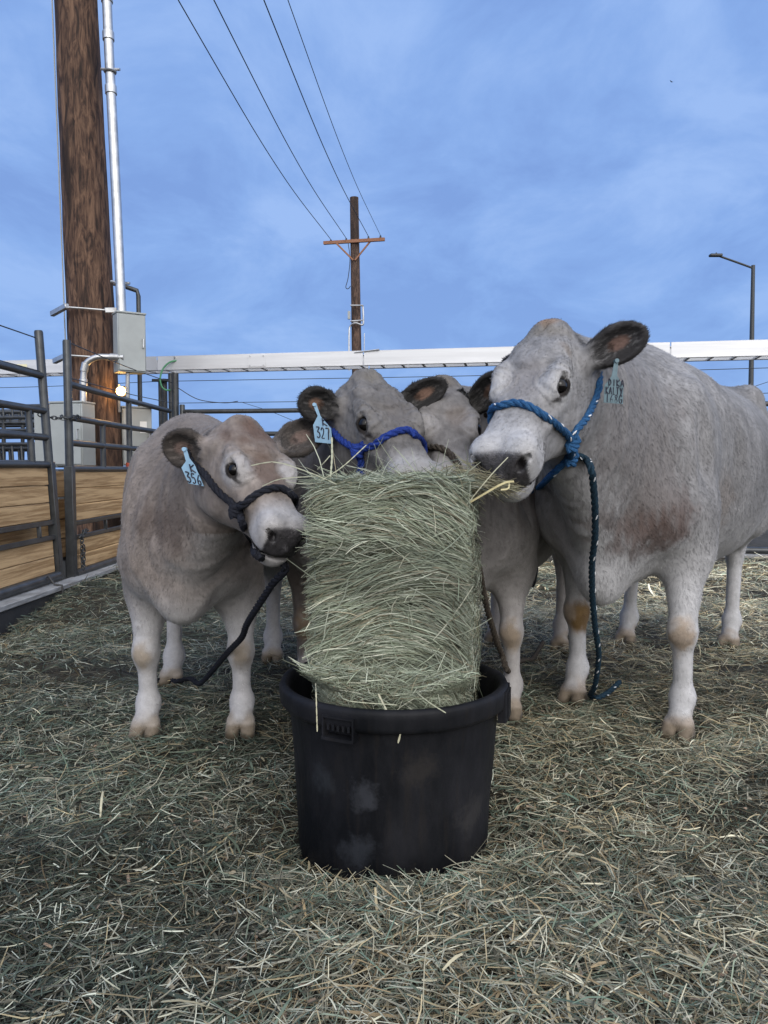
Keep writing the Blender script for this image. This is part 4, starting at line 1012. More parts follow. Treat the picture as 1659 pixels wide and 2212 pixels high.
def knot(mb, c, r, ax=(0, 0, 1), flat=(1, 0, 0)):
    ax = unit(A_(ax)); fx = unit(A_(flat) - ax * A_(flat).dot(ax)); fy = np.cross(ax, fx); t = np.linspace(0, 2 * np.pi, 40)
    for k in (-.9, 0, .9):
        mb.tube(c + r * (1.35 * np.cos(t)[:, None] * fx + .9 * np.sin(t)[:, None] * fy) + ax * (k * r + .5 * r * np.sin(t + k)[:, None]), r * .62, 7, cap=False)
    t = np.linspace(-1, 1, 14); mb.tube(c + ax * (t * 2.2 * r)[:, None] + fx * (r * .9 * np.sin(t * 3))[:, None] - fy * r * .7, r * .62, 7)
def on(cow, px, r, extra=0.0, fallback=None):
    o = []
    for q in px:
        if len(q) == 3: o.append(A_(q)); continue
        h = head_hit(cow, *q)
        if h is None and o:                             # just past the silhouette: nearest point of the head
            g = cow['bvh'].find_nearest(Vector(P(*q, o[-1][1] + .015))); h = (A_(g[0]), A_(g[1]))
        if h is None: continue
        o.append(h[0] + h[1] * (r * .75 + extra))
    return [q for q in o if q is not None]
def surf(cow, pts, r):
    o = []
    for p in pts:
        h = cow['bvh'].find_nearest(Vector(p)); o.append(A_(h[0]) + A_(h[1]) * r * .75)
    return o
def hang(cow_list, px, d0s, r):
    """points along given depths, kept just in front of whatever animal is there"""
    o = []
    for (u, v), d in zip(px, d0s):
        for c in cow_list:
            h = head_hit(c, u, v)
            if h is not None and h[0][1] < d + r + .01 and h[0][1] > 1.5: d = h[0][1] - r - .008
        q = P(u, v, d); q[2] = max(q[2], float(gh(q[0], q[1])) + r * .6); o.append(q)
    return o
def halter_root(cow, label):
    p = cow['H'](.2, 0, -.1); return thing('rope_halter', label, 'halter', (float(p[0]), float(p[1]), 0), 0, 'rope halters on the cattle')
def reparent(o, root): o.parent = root; o.matrix_parent_inverse = Matrix.Translation(-Vector(root.location)); return o

def far_wrap(cow, t0, z0, t1, z1, side, r, n=5):
    return surf(cow, [cow['H'](t0 + (t1 - t0) * k, side * .13, z0 + (z1 - z0) * k) for k in np.linspace(0, 1, n)], r)

def halter(key, label, mats, nose, cheek, kn, chin, side_vis, rr=.0105, nt=.33, lead=None, lead_mat=None, flecked=False):
    cow = COW[key]; root = halter_root(cow, label); F_ = (lambda: MB()) if flecked else (lambda: None)
    a = on(cow, nose, rr)
    sv = side_vis                                        # side of the head that faces the camera (+1 = its left)
    far = surf(cow, [cow['H'](nt + .01, -sv * .10, -.03), cow['H'](nt + .02, -sv * .10, -.08), cow['H'](nt + .04, -sv * .10, -.14)], rr)
    mb = MB(); fl = F_(); rope(mb, a + far, rr, flecks=fl); rope_obj(mb, fl, 'noseband', mats, root)
    mb = MB(); fl = F_(); c_ = on(cow, cheek, rr); back = surf(cow, [cow['H'](.0, sv * .12, -.12)], rr) + surf(cow, [cow['H'](-.06, sv * .12, -.10), cow['H'](-.10, sv * .08, -.03), cow['H'](-.11, 0, .0), cow['H'](-.10, -sv * .08, -.03)], -rr * 1.7) + surf(cow, [cow['H'](-.02, -sv * .12, -.12), cow['H'](.10, -sv * .12, -.15), cow['H'](.22, -sv * .12, -.13), cow['H'](nt + .03, -sv * .10, -.11)], rr)
    rope(mb, c_ + back, rr, flecks=fl); rope_obj(mb, fl, 'cheek_strap', mats, root)
    mb = MB(); fl = F_(); ch = on(cow, chin, rr); und = surf(cow, [cow['H'](nt + .08, 0, -.24), cow['H'](nt + .04, -sv * .10, -.16)], rr)
    rope(mb, ch + und, rr, flecks=fl); rope_obj(mb, fl, 'chin_strap', mats, root)
    for q in kn:
        h = head_hit(cow, *q); mb = MB()
        if h: knot(mb, h[0] + h[1] * rr * 1.1, rr * 1.05, ax=(.3, 0, 1), flat=(1, 0, 0)); reparent(mb.build('knot', mats, None), root)
    if lead is not None:
        mb = MB(); fl = F_(); rope(mb, lead, rr, flecks=fl); rope_obj(mb, fl, 'lead_rope', lead_mat or mats, root)
    return root

A, B, K, Cc = COW['A'], COW['B'], COW['K'], COW['C']
# largest cow
ld = hang([B, Cc], [(1277, 1013), (1281, 1041), (1285, 1097), (1285, 1161), (1279, 1212), (1279, 1276), (1285, 1352), (1293, 1416), (1285, 1480)], [2.2, 2.22, 2.28, 2.36, 2.44, 2.54, 2.66, 2.78, 2.92], .0105)
gr = [P(1275, 1513, 3.08), P(1290, 1530, 3.02), P(1315, 1520, 3.07), P(1338, 1508, 3.15)]
for q in gr: q[2] = float(gh(q[0], q[1])) + .062
lead_B = on(B, [(1236, 978), (1252, 984), (1265, 993)], .0105) + ld + gr
halter('B', 'teal blue rope halter flecked with white on the largest pale cow', M['rope_teal'],
       [(1231, 953), (1217, 934), (1178, 906), (1141, 882), (1112, 875), (1081, 882)], [(1231, 953), (1238, 931), (1261, 903), (1280, 864), (1289, 836)], [(1230, 955), (1231, 985)],
       [(1231, 960), (1230, 985), (1222, 992), (1194, 1023), (1173, 1049), (1153, 1064)], 1, .0105, .30, lead_B, M['rope_lead'], True)
# calf
chin_A = A['H'](.40, -.02, -.20)
ld = hang([A], [(616, 1222), (588, 1262), (552, 1317), (532, 1351), (522, 1377), (492, 1409), (462, 1445)], [2.06, 2.14, 2.28, 2.42, 2.54, 2.72, 2.95], .011)
gr = [P(432, 1465, 3.2), P(412, 1477, 3.32), P(382, 1482, 3.3), P(364, 1480, 3.36), P(330, 1500, 3.3)]
for q in gr: q[2] = float(gh(q[0], q[1])) + .062
halter('A', 'black rope halter and lead on the brown fronted calf', M['rope_black'],
       [(518, 1096), (532, 1090), (552, 1074), (582, 1060), (608, 1060), (632, 1072)], [(518, 1096), (508, 1086), (482, 1066), (462, 1044), (447, 1024)], [(518, 1097)],
       [(518, 1099), (524, 1110), (532, 1136), (542, 1172), (556, 1192), (570, 1204)], -1, .0105, .33, surf(A, [chin_A], .01) + ld + gr, None, False)
halter('K', 'royal blue rope halter on the cow with its muzzle on the bale', M['rope_blue'],
       [(780, 970), (807, 967), (831, 949), (858, 937), (882, 934), (895, 945)], [(780, 970), (765, 964), (741, 949), (725, 933)], [(781, 972)],
       [(781, 976), (783, 990), (785, 1003), (786, 1021)], -1, .0115, .30)
ldC = hang([Cc], [(1035, 1230), (1043, 1276), (1054, 1322), (1072, 1383), (1085, 1416), (1097, 1449)], [2.5, 2.6, 2.7, 2.82, 2.9, 3.1], .010)
gr = [P(1106, 1476, 3.35), P(1118, 1480, 3.36), P(1132, 1467, 3.45), P(1150, 1447, 3.6), P(1173, 1416, 3.9)]
for q in gr: q[2] = float(gh(q[0], q[1])) + .062
halter('C', 'dark brown rope halter and lead on the cow squeezed behind the bale', M['rope_brown'],
       [(905, 973), (924, 969), (948, 970), (969, 982), (984, 1000), (993, 1015)][::-1], [], [],
       [(993, 1015), (990, 1035)], 1, .0110, .36, surf(Cc, [Cc['H'](.42, .04, -.20)], .01) + [P(1010, 1130, 2.45)] + ldC + gr)

GLY = {'K': [[(.15, 0), (.12, 1)], [(.9, 1), (.15, .45), (.95, 0)]], '3': [[(.1, 1), (.85, .98), (.4, .6), (.8, .5), (.9, .22), (.55, 0), (.1, .1)]], '5': [[(.9, 1), (.25, .95), (.2, .58), (.65, .6), (.85, .3), (.5, .02), (.1, .08)]],
       '6': [[(.7, 1), (.3, .6), (.15, .2), (.45, 0), (.8, .15), (.7, .42), (.25, .35)]], '2': [[(.1, .75), (.4, 1), (.8, .8), (.6, .4), (.15, .02), (.9, .03)]], '7': [[(.05, .98), (.9, .98), (.75, .5), (.65, -.05)]],
       '1': [[(.5, 1), (.5, 0)]], '8': [[(.5, .52), (.2, .78), (.5, 1), (.8, .78), (.5, .52), (.15, .25), (.5, 0), (.85, .25), (.5, .52)]], 'G': [[(.85, .85), (.5, 1), (.15, .65), (.15, .25), (.5, 0), (.85, .15), (.85, .45), (.5, .45)]],
       'D': [[(.2, 0), (.2, 1), (.7, .8), (.8, .4), (.2, 0)]], 'I': [[(.5, 0), (.5, 1)]], 'A': [[(.05, 0), (.45, 1), (.9, 0)], [(.2, .4), (.75, .4)]], 'L': [[(.25, 1), (.25, .02), (.8, .05)]], 'T': [[(.05, 1), (.95, 1)], [(.5, 1), (.5, 0)]], 'Y': [[(.1, 1), (.5, .5)], [(.9, 1), (.35, -.1)]]}
def ear_tag(key, sd, label, mat, top, outline, lines, rr=.0021):
    """outline and lettering in picture units round the hole, at the depth of the ear"""
    cow = COW[key]; h = None
    for dx, dy in ((0, 0), (0, -6), (4, -10), (-6, -6), (8, -16), (-10, -14)):
        h = head_hit(cow, top[0] + dx, top[1] + dy)
        if h is not None: break
    d = (h[0][1] if h is not None else cow['ears'][sd][1][1]) - .016
    for u, v in outline[2:-2]:
        g = head_hit(cow, top[0] + u, top[1] + v)
        if g is not None: d = min(d, g[0][1] - .012)
    o = P(*top, d); sc = d / F
    root = thing('ear_tag', label, 'ear tag', tuple(o), 0, 'ear tags of the cattle')
    pl = A_([(u * sc, 0, -v * sc) for u, v in outline]); n = len(pl); zmin = pl[:, 2].min()
    bow = lambda p: p + A_([0, 1, 0]) * (.006 * (p[:, 2:3] / zmin) ** 2 - .10 * (p[:, 0:1] ** 2) / .03)
    fr = bow(pl); bk = fr + A_([0, .0026, 0])
    mb = MB(); mb.add(np.vstack([fr, bk]), [list(range(n)), list(range(n, 2 * n))[::-1]] + [[i, n + i, n + (i + 1) % n, (i + 1) % n] for i in range(n)])
    mb.build('plate', mat, root, smooth=False)
    b_ = MB(); b_.tube([(0, -.006, -.003), (0, .012, -.003)], .006, 10); b_.build('button', mat, root)
    ink = MB()
    for (txt, x0, y0, wd, ht, shear) in lines:
        for i, ch in enumerate(txt):
            for st in GLY[ch]:
                q = A_([((x0 + (i + .08 + .80 * a) * wd + shear[0] * (1 - b)) * sc, 0, -(y0 + ht * (1 - b) + shear[1] * (i + a) ) * sc) for a, b in st])
                pth = bow(smooth_path(q, 5 * len(q))) + A_([0, -.0009, 0])
                ink.tube(pth, rr, 6)
    ink.build('lettering', M['ink'], root)
ear_tag('A', -1, 'pale blue ear tag marked K 356 in the ear of the calf', M['tag'], (398, 968), [(-4, 0), (4, -1), (11, 22), (22, 36), (42, 82), (7, 76), (-7, 42), (3, 28)], [('K', 8, 34, 15, 17, (4, 2)), ('356', -1, 50, 12, 22, (5, 3))])
ear_tag('K', -1, 'pale blue ear tag marked K 327 in the ear of the blue haltered cow', M['tag'], (679, 872), [(-4, 0), (4, -1), (13, 26), (36, 53), (39, 86), (1, 82), (-3, 46), (7, 26)], [('K', 14, 30, 14, 17, (2, 1)), ('327', 2, 49, 10.2, 23, (2, 1.5))])
ear_tag('B', 1, 'dull blue green ear tag ending in 168G in the ear of the largest cow', M['tagd'], (1332, 777), [(-4, 0), (4, 0), (2, 34), (16, 56), (16, 94), (-26, 91), (-25, 54), (-10, 35)], [('DIKA', -18, 41, 9, 14, (0, .6)), ('KALTY', -23, 57, 7.6, 15, (0, .6)), ('168G', -23, 73, 9.6, 17, (0, .6))], .0015)

# ------------------------------------------------------------------ fences of the pen
def bar(mb, a, b, wd, ht):
    a, b = A_(a, float), A_(b, float); d = b - a; l = np.linalg.norm(d); x = d / l; z = A_([0, 0, 1.]) if abs(x[2]) < .9 else A_([0, 1., 0]); y = unit(np.cross(z, x)); z = np.cross(x, y)
    mb.box((a + b) / 2, (l, wd, ht), np.stack([x, y, z], 1), .004)
def panel(label, p0, p1, ups, zt=1.92, lean=0.0, posts=(True, True), boards=True, z0=.10, mid=(), low_open=True, group='pipe fence panels round the pen'):
    """pipe fence panel in its own frame: x along the fence, z up"""
    p0, p1 = A_(p0, float), A_(p1, float); d = p1 - p0; l = float(np.hypot(*d)); a = math.atan2(d[1], d[0])
    root = thing('fence_panel', label, 'fence', (*p0, 0), a, group); root.rotation_euler = (lean, 0, a)
    for k, x in enumerate((0, l)):
        if not posts[k]: continue
        mb = MB(); mb.tube([(x, 0, .95), (x, 0, zt - .012), (x, 0, zt)], [.031, .031, .027], 14); mb.box((x, 0, z0 + (.97 - z0) / 2), (.066, .066, .97 - z0)); mb.build('post', M['pipe'], root)
    for z in (1.60, 1.345, 1.15, .95):
        mb = MB(); mb.tube([(0.02, 0, z), (l / 2, 0, z - .004), (l - .02, 0, z)], .026, 12); mb.build('rail', M['pipe'], root)
    for x in ups:
        mb = MB(); mb.tube([(x, 0, .96), (x, 0, 1.335)], .023, 12); mb.build('upright', M['pipe'], root)
    for x in mid:
        mb = MB(); mb.tube([(x, 0, .96), (x, 0, 1.60)], .025, 12); mb.build('upright', M['pipe'], root)
    for z in (.525, .415):
        mb = MB(); bar(mb, (.03, -.008, z), (l - .03, -.008, z), .02, .035); mb.build('flat_bar', M['pipe'], root)
    for x in [q for q in ups]:
        mb = MB(); bar(mb, (x, -.008, .43), (x, -.008, .51), .02, .03); mb.build('spacer', M['pipe'], root)
    mb = MB(); mb.tube([(.03, -.01, .128), (l - .03, -.01, .128)], .034, 14); mb.build('bottom_rail', M['pipe'], root)
    if boards:
        for i, (za, zb) in enumerate(((.80, .925), (.672, .797), (.545, .669), (.278, .398), (.160, .275))):
            mb = MB(); mb.box((l / 2, .012 + .003 * (i % 2), (za + zb) / 2), (l - .09 - .012 * (i % 3), .034, zb - za), None, .005); mb.build('board', M['board'], root)
    return root
XF = -2.42
panel('pipe fence panel with pine boards nearest the camera, leaning outwards at the left edge', (XF, 2.9), (XF, 5.72), [.6, 2.55], lean=math.radians(0), zt=1.93)
lp = bpy.context.scene.objects['fence_panel']; lp.rotation_euler = (math.radians(-3.2), 0, math.pi / 2); lp.location.z = .032
panel('upright pipe fence panel with pine boards and a hanging chain, beside the brown calf', (XF, 5.96), (XF, 8.80), [.72], mid=[1.42], zt=1.93, posts=(True, False))
fx = lambda X: 8.45 - .18 * (X - 0)
for (xa, xb, lb) in ((XF + .12, .0, 'far pipe fence panel running from the double corner posts behind the calf'), (.12, 2.6, 'far pipe fence panel behind the cattle, under the middle of the cable tray'), (2.72, 5.6, 'far pipe fence panel at the right edge, behind the largest cow')):
    panel(lb, (xa, fx(xa)), (xb, fx(xb)), [.9, 1.25, 1.9], zt=1.68, posts=(True, True), boards=xa < 2)
# board wall of the next pen, seen through the slot between the two near panels
rt = thing('board_wall', 'low board wall of the next pen, seen through the slot between fence panels', 'fence', (-2.66, 5.2, 0), math.pi / 2)
for i, (za, zb) in enumerate(((.72, .93), (.54, .70), (.38, .53), (.22, .37))):
    mb = MB(); mb.box((.6, .0, (za + zb) / 2), (1.6, .034, zb - za)); mb.build('board', M['board'], rt)
for z in (.545, .385, .20):
    mb = MB(); bar(mb, (-.2, .028, z), (1.4, .028, z), .02, .035); mb.build('flat_bar', M['pipe'], rt)
for x in (-.1, 1.3):
    mb = MB(); mb.box((x, .04, .47), (.06, .05, .95)); mb.build('post', M['pipe'], rt)

# kerb: rubber strip with a grey board on top and straps
def kerb(label, p0, p1, straps, z0=0.0):
    p0, p1 = A_(p0, float), A_(p1, float); d = p1 - p0; l = float(np.hypot(*d)); a = math.atan2(d[1], d[0])
    root = thing('pen_kerb', label, 'kerb', (*p0, z0), a); root.rotation_euler = (0, math.atan2(z0, l), a)
    mb = MB(); n = 60; x = np.linspace(0, l, n)
    for yy, in ((-.02,), (.02,)): pass
    wob = (vnoise(np.stack([x, x * 0, x * 0], -1), 2.2) - .5) * .03
    V = np.concatenate([np.stack([x, np.full(n, -.075) + wob, np.full(n, -.16)], 1), np.stack([x, np.full(n, -.055) + wob * .4, np.full(n, .058)], 1), np.stack([x, np.full(n, .05), np.full(n, .058)], 1), np.stack([x, np.full(n, .05), np.full(n, -.16)], 1)])
    f = [[r * n + i, r * n + i + 1, ((r + 1) % 4) * n + i + 1, ((r + 1) % 4) * n + i] for r in range(4) for i in range(n - 1)] + [[0, n, 2 * n, 3 * n], [4 * n - 1, 3 * n - 1, 2 * n - 1, n - 1]]
    mb.add(V, [g[::-1] for g in f]); mb.build('rubber_strip', M['rubber'], root)
    mb = MB(); mb.box((l / 2, -.01, .078), (l, .125, .034)); mb.build('board', M['greyboard'], root)
    for s_ in straps:
        mb = MB(); mb.tube([(s_, -.07, -.12), (s_, -.078, .05), (s_, -.074, .098), (s_, -.02, .106), (s_, .02, .165), (s_, .05, .14)], .008, 8); mb.build('strap', M['rubber'], root)
    return root
kerb('black rubber kerb topped by a grey board under the left fence', (XF + .06, 2.9), (XF + .06, 8.7), [2.55, 4.42], .045)
kerb('black rubber kerb along the far fence behind the largest cow', (XF + .1, fx(XF) - .08), (5.6, fx(5.6) - .08), [1.2, 4.4])

# chains
def chain(label, pts, ln=.045, r=.0045):
    path = smooth_path(pts, 200); s_ = np.concatenate([[0], np.cumsum(np.linalg.norm(np.diff(path, axis=0), axis=1))]); k = 0; mb = MB()
    q = np.arange(0, s_[-1], ln * .68)
    for d in q:
        c = A_([np.interp(d, s_, path[:, j]) for j in range(3)]); c2 = A_([np.interp(d + .004, s_, path[:, j]) for j in range(3)]); t = unit(c2 - c + 1e-6)
        a = unit(np.cross(t, A_([.3, .5, .8]))); b = np.cross(t, a); u = a if k % 2 else b; k += 1
        th = np.linspace(0, 2 * np.pi, 13)
        mb.tube(c + t * (ln / 2 * np.cos(th))[:, None] + u * (ln * .30 * np.sin(th))[:, None], r, 6, cap=False)
    o = mb.build('chain', M['pipe']); tag(o, label, 'chain'); return o
chain('dark chain looped between the tops of the two left fence panels', [(XF - .10, 5.70, 1.345), (XF - .05, 5.80, 1.33), (XF + .05, 5.87, 1.33), (XF + .05, 5.97, 1.35), (XF + .05, 6.03, 1.35), (XF - .03, 6.02, 1.34), (XF - .05, 5.95, 1.35), (XF + .045, 5.93, 1.33), (XF + .045, 6.01, 1.33)])
chain('dark chain hanging down beside the post of the second left panel', [(XF + .05, 6.02, .42), (XF + .05, 6.16, .46), (XF + .05, 6.06, .44), (XF + .05, 6.04, .30), (XF + .05, 6.05, .17), (XF + .05, 6.07, .2), (XF + .05, 6.08, .36)])
mb = MB()
for k in range(3): 
    t = np.linspace(0, 2 * np.pi, 16); mb.tube(A_([XF, 7.38, .97 + .014 * k]) + np.stack([.034 * np.cos(t), .034 * np.sin(t), .006 * np.sin(t * 2)], 1), .006, 6, cap=False)
tag(mb.build('twine', M['twine']), 'orange twine wound round the fence upright below the big pole', 'twine')

# ------------------------------------------------------------------ corner posts, tray, wires
TX = lambda X: 8.66 - .18 * X
def tube_thing(name, label, cat, path, r, mat, group=None, n=12):
    mb = MB(); mb.tube(path, r, n); o = mb.build(name, mat); return tag(o, label, cat, group)
for k, (u, lb) in enumerate(((348, 'left thin dark pipe of the four corner posts under the cable tray'), (356, 'second dark pipe from the left among the corner posts'), (370, 'third dark pipe from the left among the corner posts'), (379, 'rightmost and thickest dark pipe of the corner posts'))):
    d = 9.12 if k < 2 else 8.92; X = P(u, 900, d)[0]
    tube_thing('corner_post', lb, 'post', [(X, d, -.1), (X, d, 2.04 if k > 1 else 2.0)], (.028, .036, .030, .043)[k], M['pipe'], 'corner posts under the cable tray')
X0 = P(345, 827, 9.1)[0]
mb = MB(); mb.box((X0 + .05, 9.05, 1.975), (.24, .06, .03)); tag(mb.build('post_bracket', M['pipe']), 'small flat steel bracket tying the left two corner posts', 'bracket')
def tray():
    root = thing('cable_tray', 'long pale aluminium cable tray crossing above the far fence', 'cable tray', (0, TX(0), 2.08))
    ang = math.atan2(-.18, 1); root.rotation_euler = (0, 0, ang)
    def seg(x0, x1, mat):
        for yy, nm in ((-.16, 1), (.16, -1)):
            mb = MB(); mb.box(((x0 + x1) / 2, yy, .080), (x1 - x0, .006, .152), None, .002); mb.box(((x0 + x1) / 2, yy + nm * .02, .157), (x1 - x0, .046, .006), None, .002); mb.box(((x0 + x1) / 2, yy + nm * .02, .003), (x1 - x0, .046, .006), None, .002)
            mb.build('side_rail', mat, root)
    joints = [-6.2, -2.95, -2.62, -.20, 3.0, 6.2]
    ms = [M['alu'], M['alud'], M['alu'], M['alu'], M['alu']]
    for i in range(5): seg(joints[i] + .006, joints[i + 1] - .006, ms[i])
    for x in np.arange(-6, 6.2, .23):
        mb = MB(); mb.box((x, 0, .016), (.028, .31, .02), None, .002); mb.build('rung', M['alu'], root)
    mb = MB(); mb.box((-1.42, -.1665, .080), (.21, .005, .136), None, .001); mb.build('splice_plate', M['alu'], root)
    for x in (-1.50, -1.34):
        for z in (.03, .13): mb = MB(); mb.tube([(x, -.166, z), (x, -.176, z)], .009, 8); mb.build('bolt', M['galv'], root)
    mb = MB(); mb.tube([(-2.40, -.165, .14), (-2.40, -.18, .14)], .012, 8); mb.build('bolt', M['galv'], root)
    mb = MB(); mb.tube([(-.30, -.165, .14), (-.02, -.18, .165)], .008, 8); mb.build('bonding_strap', M['galv'], root)
    mb = MB(); mb.box((-4.37, -.1655, .085), (.19, .003, .05), None, .001); mb.build('yellow_sticker', M['yellow'], root)
    return root
tray()
q = [P(382, 779, 8.93), P(366, 783, 8.9), P(352, 797, 8.88), P(346, 818, 8.86), P(350, 836, 8.86), P(360, 843, 8.87), P(368, 842, 8.87)]
tube_thing('grounding_cable', 'thin green cable looping down from the cable tray at the corner posts', 'cable', smooth_path(q, 40), .010, M['green'], n=7)
def wire(label, pts, r=.005, grp=None, cat='wire'): return tube_thing('wire', label, cat, smooth_path(pts, 50), r, M['wire'], grp, 6)
c1 = A_([P(382, 827, 8.9)[0], 8.9, 0]); fr_ = lambda X, z: A_([X, 8.9 - .18 * (X - c1[0]), z])
G1 = 'strand wires above the fences'
wire('upper strand wire running along the far fence to the right', [fr_(c1[0], 1.95), fr_(1.5, 1.94), fr_(5.5, 1.97)], .004, G1)
wire('lower strand wire running just above the far fence rail', [fr_(c1[0], 1.70), fr_(1.5, 1.69), fr_(5.5, 1.72)], .004, G1)
wire('slack wire drooping from the corner posts to the first far fence post', [fr_(c1[0], 1.88), fr_(c1[0] + .25, 1.74), fr_(c1[0] + .55, 1.695), fr_(c1[0] + .72, 1.71)], .005, G1)
wire('thin wire sloping down to the right from the first far fence post', [fr_(c1[0] + .76, 1.70), fr_(c1[0] + 1.2, 1.55), fr_(c1[0] + 2.0, 1.2)], .003, G1)
wire('strand wire from the top of the near left post out of the frame', [(XF - .11, 5.68, 1.90), (XF - .10, 4.4, 1.885), (XF - .10, 3.2, 1.91)], .0045, G1)
wire('second strand wire below the top of the near left post', [(XF - .09, 5.68, 1.66), (XF - .09, 4.4, 1.655), (XF - .09, 3.2, 1.68)], .004, G1)
wire('strand wire from the top of the upright post down to the corner posts', [(XF + .03, 5.97, 1.905), (XF + .02, 7.4, 1.90), (XF, 8.86, 1.93)], .0045, G1)
wire('strand wire passing in front of the glowing lamp to the corner posts', [(XF + .03, 5.97, 1.64), (XF + .02, 7.4, 1.655), (XF, 8.86, 1.70)], .004, G1)
wire('low horizontal wire behind the left panel and big pole', [(-7.0, 10.6, 2.02), (-4.5, 10.0, 2.0), (-2.5, 9.3, 2.0)], .004, G1)

# ------------------------------------------------------------------ the big pole and its boxes
PD = 8.0
pb = P(207, 900, PD); pt = P(164, 0, PD); axis = (pt - pb) / (pt[2] - pb[2])
pole_at = lambda z: pb + axis * (z - pb[2])
def big_pole():
    root = thing('utility_pole', 'thick dark stained timber utility pole at the left, grey boxes below it', 'utility pole', tuple(pole_at(0)))
    mb = MB(); zs = np.linspace(-.3, 10.5, 90); n = 40; V = []
    for z in zs:
        c = pole_at(z) - pole_at(0); th = np.linspace(0, 2 * np.pi, n, endpoint=False); r = .252 - .0085 * z
        dd = (fbm(np.stack([np.cos(th), np.sin(th), np.full(n, z * .6)], -1), 3.5, 3) - .5) * .022
        V.append(np.stack([c[0] + (r + dd) * np.cos(th), c[1] + (r + dd) * np.sin(th), np.full(n, z)], 1))
    m = len(zs); f = [[i * n + j, i * n + (j + 1) % n, (i + 1) * n + (j + 1) % n, (i + 1) * n + j] for i in range(m - 1) for j in range(n)] + [[(m - 1) * n + j for j in range(n)]]
    mb.add(np.concatenate(V), f); mb.build('timber', M['pole'], root)
    for z, nm in ((2.52, 1), (2.05, 2)):
        c = pole_at(z) - pole_at(0); b = MB()
        bar(b, c + A_([-.34, -.14, -.02]), c + A_([-.12, -.30, .03]), .045, .05); b.build('strut_channel', M['galv'], root)
        b = MB(); bar(b, c + A_([.22, -.22, 0]), c + A_([.40, -.14, .02]), .045, .05); b.build('strut_channel', M['galv'], root)
        b = MB(); b.tube([c + A_([-.14, -.28, .02]), c + A_([.0, -.285, .01]), c + A_([.30, -.20, 0])], .010, 8); b.build('strap_rod', M['galv'], root)
    return root
big_pole()
tube_thing('ground_conduit', 'thin white conduit along the left edge of the big timber pole, its upper run a sky halo', 'conduit', [pole_at(0) + A_([-.285, -.05, 0]), pole_at(3) + A_([-.245, -.05, 0]), pole_at(8) + A_([-.195, -.05, 0])], .007, M['box'], n=8)  # conduit only low down; higher up the tube draws the bright sky halo

def cabinet(label, c, size, yaw, latch=True, door=True, lab=None, roof=True):
    root = thing('electrical_box', label, 'electrical box', tuple(c), yaw, 'grey electrical boxes at the big pole')
    w_, d_, h_ = size
    mb = MB(); mb.box((0, 0, h_ / 2), (w_, d_, h_), None, .006)
    if roof: mb.box((0, -.004, h_ + .008), (w_ + .012, d_ + .016, .018), None, .004)
    mb.build('cabinet', M['box'], root)
    if door:
        mb = MB(); mb.box((0, -d_ / 2 - .007, h_ / 2), (w_ - .02, .012, h_ - .03), None, .004); dr = mb.build('door', M['box'], root)
        if latch:
            mb = MB(); mb.tube([(w_ / 2 - .035, -d_ / 2 - .013, h_ * .42), (w_ / 2 - .035, -d_ / 2 - .036, h_ * .43), (w_ / 2 - .035, -d_ / 2 - .036, h_ * .57), (w_ / 2 - .035, -d_ / 2 - .013, h_ * .58)], .006, 7); mb.build('handle', M['galv'], dr)
    if lab:
        mb = MB(); mb.box((lab[0], -d_ / 2 - .0145, lab[1]), (lab[2], .002, lab[3]), None, .0005); mb.build('sticker', M['white'], root)
    return root
bx = P(281, 806, 7.62)
cabinet('upper grey electrical box on the right side of the big pole, under the tall conduit', bx, (.27, .17, .56), math.radians(33))
bm = P(150, 1006, 7.45)
cabinet('largest grey electrical box low in front of the big pole, white sticker near its bottom', bm + A_([0, .1, 0]), (.35, .22, .60), math.radians(-12), lab=(.05, .07, .055, .10))
cabinet('plain grey electrical box half hidden at the left of the largest box', P(100, 1010, 7.75) + A_([0, .1, 0]), (.24, .16, .56), math.radians(-6), latch=False)
cabinet('lower right grey electrical box with a torn white sticker', P(290, 1006, 8.15) + A_([0, .05, 0]), (.30, .24, .60), math.radians(28), lab=(.06, .40, .07, .12))
# conduits
def conduit(label, pts, r, bands=()):
    root = thing('conduit', label, 'conduit', tuple(pts[0]), 0, 'metal conduits on the big pole')
    o = A_(pts[0]); mb = MB(); p = smooth_path([A_(q) - o for q in pts], 60); mb.tube(p, r, 14); mb.build('pipe', M['galv'], root)
    for t in bands:
        i = min(int(t * 59), 57); mb = MB(); d = unit(p[i + 1] - p[i]); mb.tube([p[i] - d * .045, p[i] - d * .04, p[i] + d * .04, p[i] + d * .045], [r * 1.02, r * 1.22, r * 1.22, r * 1.02], 14); mb.build('coupling', M['galv'], root)
    return root
conduit('tall galvanised conduit rising from the upper grey box beside the big pole', [P(263, 684, 7.6), P(250, 400, 7.7), P(236, 120, 7.82), P(229, -60, 7.9), P(222, -300, 8.0)], .046, (.50, .62, .70))
conduit('galvanised elbow conduit bending from the upper box down to the largest box', [P(268, 772, 7.5), P(235, 771, 7.5), P(208, 772, 7.48), P(187, 785, 7.48), P(181, 808, 7.48), P(180, 840, 7.48), P(180, 872, 7.48)], .030, (.12, .55, .75))
conduit('thin galvanised conduit dropping from the underside of the upper box', [P(276, 806, 7.6), P(276, 860, 7.62), P(278, 1000, 7.7)], .020)
conduit('thin galvanised conduit entering the lower right box', [P(257, 830, 7.9), P(257, 860, 7.92), P(258, 890, 7.95)], .014)
tube_thing('pipe_stand', 'dark pipe stand with a short arm behind the upper grey box', 'post', [P(240, 611, 8.2), P(262, 616, 8.2), P(296, 628, 8.2), P(299, 640, 8.2), P(303, 890, 8.2)], .024, M['pipe'])
